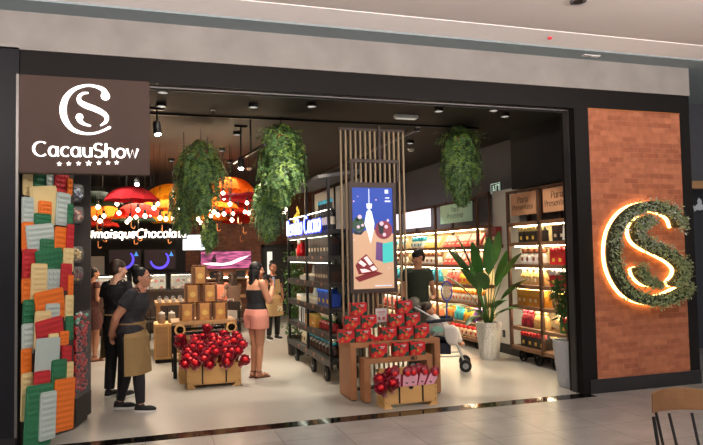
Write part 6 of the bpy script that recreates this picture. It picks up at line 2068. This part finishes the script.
# ------------------------------------------------------------------ service counter and cafe corner at the back
YC = 8.8
t = thing('service_counter', 'dark service counter below the lit glass display cases at the back', 'counter', (.2, YC + .3, 0))
MB().box(-1.9, -.3, .08, .9, .35, .92).build('body', mat('dark_counter', (52, 40, 34), .5, 0, .1, 4), t)
MB().box(-1.92, -.33, .92, .92, .37, .96).build('worktop', mat('counter_top', (78, 60, 48), .4), t)
MB().box(-1.88, -.26, 0, .88, .3, .08).build('plinth', M_BLACK, t)
m_glass = bpy.data.materials.new('display_glass'); m_glass.use_nodes = True
bs = m_glass.node_tree.nodes['Principled BSDF']; bs.inputs['Base Color'].default_value = (.9, .95, .95, 1); bs.inputs['Roughness'].default_value = .05; bs.inputs['Alpha'].default_value = .15
CREAM_P = [mat('cake_brown', (110, 66, 42), .6), mat('cake_cream', (226, 204, 170), .6), mat('cake_red', (170, 50, 46), .5)]
for (x0, x1, lit, lb) in ((-1.25, -.36, 1, 'glass display case partly hidden behind the two staff'), (-.30, .48, 1, 'brightly lit glass display case of cakes right of the staff with bun'), (.54, 1.05, .35, 'dimmer glass display case left of the stacked paper cakes')):
    c = thing('display_case', lb, 'display case', ((x0 + x1) / 2, YC + .32, .961), group='glass display cases on the counter')
    w = (x1 - x0) / 2
    fr = MB()
    for sx in (-w, w - .02):
        for sy in (-.28, .26): fr.box(sx, sy, 0, sx + .02, sy + .02, .36)
    fr.box(-w, -.28, .34, w, .28, .37).box(-w, -.28, 0, w, .28, .02)
    fr.build('frame', M_IRON, c)
    MB().box(-w + .02, -.27, .17, w - .02, .25, .178).build('glass_shelf', m_glass, c)
    MB().box(-w + .02, -.279, .02, w - .02, -.275, .34).build('front_glass', m_glass, c)
    MB().box(-w + .02, .255, .02, w - .02, .275, .34).build('back_panel', M_WHITE, c)
    MB().box(-w + .04, -.2, .33, w - .04, -.16, .339).build('light_strip', emis('case_light_%d' % int(lit * 100), (255, 240, 210), 22 * lit), c)
    for zz in (.02, .178):
        n_ = int((x1 - x0) / .12)
        for k in range(n_):
            x = x0 + .07 + k * .12
            o = tag(MB().lathe([(.036, 0), (.04, .015), (.036, .05), (.01, .06)], n=12).build('cake_slice', CREAM_P[(k + int(zz * 10)) % 3]), 'small round cake, %s from left on the %s of the %s' % (ORD[k], 'glass shelf' if zz > .1 else 'floor', 'case behind the staff' if x0 < -1 else ('bright case' if x0 < 0 else 'dim case')), 'cake', 'small cakes in the glass cases')
            o.location = (x, YC + .22, .962 + zz)
# menu screens with blue rings
for (xa, xb, za, zb, lb) in ((108.5, 141, 249, 270, 'dark menu screen with blue ring, left of two over the counter'), (144, 176, 249, 270, 'dark menu screen with blue ring, right of two over the counter')):
    p0, p1 = at(xa, zb, 1, YB - .1), at(xb, za, 1, YB - .1)
    s = thing('menu_screen', lb, 'screen', (p0.x, YB - .1, p0.z))
    w, h = p1.x - p0.x, p1.z - p0.z
    MB().box(0, 0, 0, w, .05, h).build('housing', M_BLACK, s)
    MB().box(.02, -.004, .02, w - .02, 0, h - .02).build('dark_picture', emis('screen_dark', (48, 34, 40), .35), s)
    r_ = MB(); pa = [(w * .48 + h * .42 * math.cos(a), h * .5 + h * .42 * math.sin(a)) for a in [-PI * .95 + PI * 1.2 * k / 18 for k in range(19)]]
    stroke(r_, pa, [.035 + .03 * math.sin(PI * k / 18) for k in range(19)], (0, 0, 0), UX, UZ, NF, .0042, .007)
    r_.build('ring_picture', E_RING, s)
    r_ = MB(); r_.prism([(w * .78, h * .66), (w * .92, h * .66), (w * .87, h * .8), (w * .85, h * .9), (w * .83, h * .8)], (0, 0, 0), UX, UZ, NF, .0042, .007); r_.build('tree_picture', emis('screen_cyan', (70, 150, 230), 1.2), s)
# white menu screen hanging
p0, p1 = at(183, 250, 1, 8.4), at(207, 235, 1, 8.4)
s = thing('menu_screen', 'bright white menu screen hanging below the trailing fern', 'screen', (p0.x, 8.4, p0.z))
w, h = p1.x - p0.x, p1.z - p0.z
MB().box(-.02, .0, -.02, w + .02, .05, h + .02).build('housing', M_BLACK, s)
MB().box(0, -.004, 0, w, 0, h).build('white_picture', emis('screen_white', (225, 240, 255), 1.5), s)
mb = MB()
for k in range(5): mb.box(w * .1, -.006, h * (.18 + .14 * k), w * (.5 + .08 * (k % 3)), -.004, h * (.18 + .14 * k) + .012)
mb.build('text_lines', emis('screen_text', (150, 170, 190), .8), s)
MB().tube([(w / 2, .03, h), (w / 2, .03, ZC - p0.z)], .015, 8).build('ceiling_pole', M_IRON, s)
# pink light picture on the brick wall
p0, p1 = at(201, 269, 1, YB - .06), at(251, 251, 1, YB - .06)
s = thing('wall_picture', 'pink and violet backlit picture with white swoosh on the back brick wall', 'picture', (p0.x, YB - .06, p0.z))
w, h = p1.x - p0.x, p1.z - p0.z
MB().box(-.02, 0, -.02, w + .02, .05, h + .02).build('frame', m_fr, s)
m_pp = bpy.data.materials.new('pink_print'); m_pp.use_nodes = True
nt = m_pp.node_tree; bs = nt.nodes['Principled BSDF']
tc = nt.nodes.new('ShaderNodeTexCoord'); mp = nt.nodes.new('ShaderNodeMapping'); mp.inputs['Scale'].default_value = (1.2, 1, 9); nz = nt.nodes.new('ShaderNodeTexNoise'); nz.inputs['Scale'].default_value = 2.2
cr = nt.nodes.new('ShaderNodeValToRGB'); cr.color_ramp.elements[0].position = .35; cr.color_ramp.elements[0].color = lin((92, 30, 70)); cr.color_ramp.elements[1].position = .7; cr.color_ramp.elements[1].color = lin((214, 110, 160))
nt.links.new(tc.outputs['Object'], mp.inputs[0]); nt.links.new(mp.outputs[0], nz.inputs['Vector']); nt.links.new(nz.outputs['Fac'], cr.inputs[0]); nt.links.new(cr.outputs[0], bs.inputs['Emission Color']); nt.links.new(cr.outputs[0], bs.inputs['Base Color'])
bs.inputs['Emission Strength'].default_value = 1.0
MB().box(0, -.004, 0, w, 0, h).build('pink_print', m_pp, s)
mb = MB(); mb.prism([(w * .02, h * .30), (w * .25, h * .38), (w * .4, h * .30), (w * .58, h * .38), (w * .78, h * .62), (w * .97, h * .74), (w * .8, h * .46), (w * .6, h * .22), (w * .4, h * .16), (w * .2, h * .2)], (0, 0, 0), UX, UZ, NF, .004, .007)
mb.build('white_swoosh', emis('swoosh', (255, 240, 245), 1.4), s)
mb = MB(); mb.prism([(w * .2, h * .36), (w * .3, h * .34), (w * .3, h * .6), (w * .26, h * .76), (w * .22, h * .66)], (0, 0, 0), UX, UZ, NF, .004, .0075); mb.ell((w * .27, -.006, h * .76), (.03, .002, .04)); mb.build('figure_print', emis('print_dark', (60, 20, 40), .5), s)
# warm lit wall ledge under the picture
o = thing('wall_ledge', 'warm lit wooden wall ledge under the pink picture', 'ledge', (p0.x, YB - .25, p0.z - .30))
MB().box(-.1, 0, 0, w + .3, .25, .04).build('board', M_WOODX, o)
MB().box(-.05, .20, .04, w + .2, .23, .06).build('light_strip', emis('ledge_light', (255, 220, 170), 30), o)
for k, (x, c, lb) in enumerate(((.35, (30, 26, 26), 'dark'), (1.05, (34, 30, 30), 'black'), (1.3, (150, 40, 36), 'red'))):
    q = thing('coffee_machine' if k < 2 else 'canister', '%s %s on the lit ledge under the pink picture' % (lb, 'coffee machine' if k < 2 else 'canister'), 'coffee machine' if k < 2 else 'canister', (p0.x + x, YB - .16, p0.z - .259))
    if k < 2:
        MB().box(-.13, -.07, 0, .13, .07, .20).box(-.13, -.10, .14, .13, -.07, .20).build('housing', mat('machine_%d' % k, c, .4), q, .01)
        MB().box(-.10, -.1, .0, .10, -.07, .02).tube([(0, -.09, .14), (0, -.09, .11)], .015, 8).build('drip_tray', M_CHROME, q)
    else: MB().lathe([(.05, 0), (.052, .14), (.045, .15), (.02, .17)], n=14).build('tin', mat('machine_2', c, .4), q)

# wooden tables with glassware, left of the stacked cakes
def wtable(label, x, y, w, d, h):
    o = thing('cafe_table', label, 'table', (x, y, 0))
    MB().box(-w, -d, h - .05, w, d, h).build('tabletop', M_WOODX, o, .004)
    for sx in (-w + .03, w - .09):
        for sy in (-d + .03, d - .09): MB().box(sx, sy, 0, sx + .06, sy + .06, h - .05).build('leg', M_WOOD, o)
    return o


p = at(168, 305, 1, 5.6)
wtable('light wooden counter table with rows of glass jars behind the stacked cakes', .55, 5.9, .38, .45, .90)
JP = None
for r_ in range(3):
    for k in range(6):
        lb = 'small clear glass jar, %s from left in the %s row on the wooden counter table' % (ORD[k], ('front', 'middle', 'back')[r_])
        if JP is None:
            JP = thing('glass_jar', lb, 'jar', group='glass jars on the wooden counter table')
            MB().lathe([(.03, 0), (.034, .01), (.034, .06), (.028, .075)], n=12).build('glass', mat('pale_glass', (200, 205, 205), .15, 0, .05, 5), JP, smooth=True)
            MB().lathe([(.03, .075), (.03, .09)], n=12).build('lid', M_CHROME, JP)
            o = JP
        else: o = dup(JP, label=lb)
        o.location = (.25 + k * .12, 5.55 + r_ * .2, .901)
cb = thing('wooden_cabinet', 'low wooden display cabinet in front of the wooden counter table', 'cabinet', (.36, 4.75, 0))
MB().box(-.22, -.3, .06, .22, .3, .62).build('carcass', M_CRATE, cb, .004)
MB().box(-.20, -.31, .10, -.01, -.30, .58).build('door', M_WOOD, cb); MB().box(.01, -.31, .10, .20, -.30, .58).build('door', M_WOOD, cb)
MB().box(-.2, -.26, 0, .2, .26, .06).build('plinth', M_IRON, cb)
for i, x in enumerate((-.10, .06)):
    j = thing('dispenser_jar', 'glass jar of sweets with pale lid, %s of two on the low wooden cabinet' % ('left', 'right')[i], 'jar', (.36 + x, 4.62, .621), group='jars on the low wooden cabinet')
    MB().lathe([(.05, 0), (.062, .02), (.062, .12), (.045, .15)], n=14).build('glass', mat('sweet_glass', (150, 130, 110), .2, 0, .3, 40), j, smooth=True)
    MB().lathe([(.05, .15), (.05, .175), (.015, .18), (.012, .2)], n=14).build('lid', M_WHITE, j)


def wirechair(label, x, y, rz):
    o = thing('cafe_chair', label, 'chair', (x, y, 0), rz, 'dark cafe chairs at the back')
    MB().box(-.19, -.19, .43, .19, .19, .46).build('seat', mat('dark_seat', (44, 34, 30), .6), o, .01)
    MB().prism([(-.19, 0), (.19, 0), (.17, .17), (-.17, .17)], (0, .19, .66), UX, UZ, NF, -.012, .012).build('backrest', mat('dark_seat', (44, 34, 30), .6), o, .005)
    for sx in (-1, 1):
        MB().tube([(sx * .17, .18, .82), (sx * .17, .18, .44), (sx * .19, .21, 0)], .012, 7).build('rear_leg', M_IRON, o)
        MB().tube([(sx * .17, -.17, .44), (sx * .19, -.20, 0)], .012, 7).build('front_leg', M_IRON, o)
    return o


wirechair('dark cafe chair left of the wooden counter table, nearest the staff with bun', -.05, 6.9, 2.6)
wirechair('dark cafe chair further back below the bright display case', .25, 7.7, 3.3)
wirechair('dark cafe chair behind the person in pink shorts', 1.75, 6.3, 2.3)
wirechair('dark cafe chair behind the stacked cakes', 1.25, 7.0, 3.6)
wtable('dark-legged wooden table before the two seated customers', 2.15, 9.6, .45, .3, .75)
bg = thing('tote_bag', 'pale cloth bag hanging on the chair behind pink shorts', 'bag', (1.62, 6.53, .35))
MB().rings([[V((.12 * math.cos(a) * s, .05 * math.sin(a) * s, z)) for a in [2 * PI * k / 14 for k in range(14)]] for (s, z) in ((.7, 0), (1.1, .06), (1.0, .3), (.8, .4))]).build('body', CL_WHITE, bg, smooth=True)
MB().tube([(-.07, 0, .39), (-.05, 0, .5), (.05, 0, .5), (.07, 0, .39)], .008, 6).build('strap', CL_WHITE, bg)
SC.view_settings.view_transform = 'Standard'
SC.view_settings.look = 'None'
SC.view_settings.gamma = 1.0
SC.view_settings.use_curve_mapping = False
SC.view_settings.exposure = 0.0
SC.cycles.max_bounces = 6
SC.cycles.use_denoising = True
SC.cycles.sample_clamp_indirect = 4.0
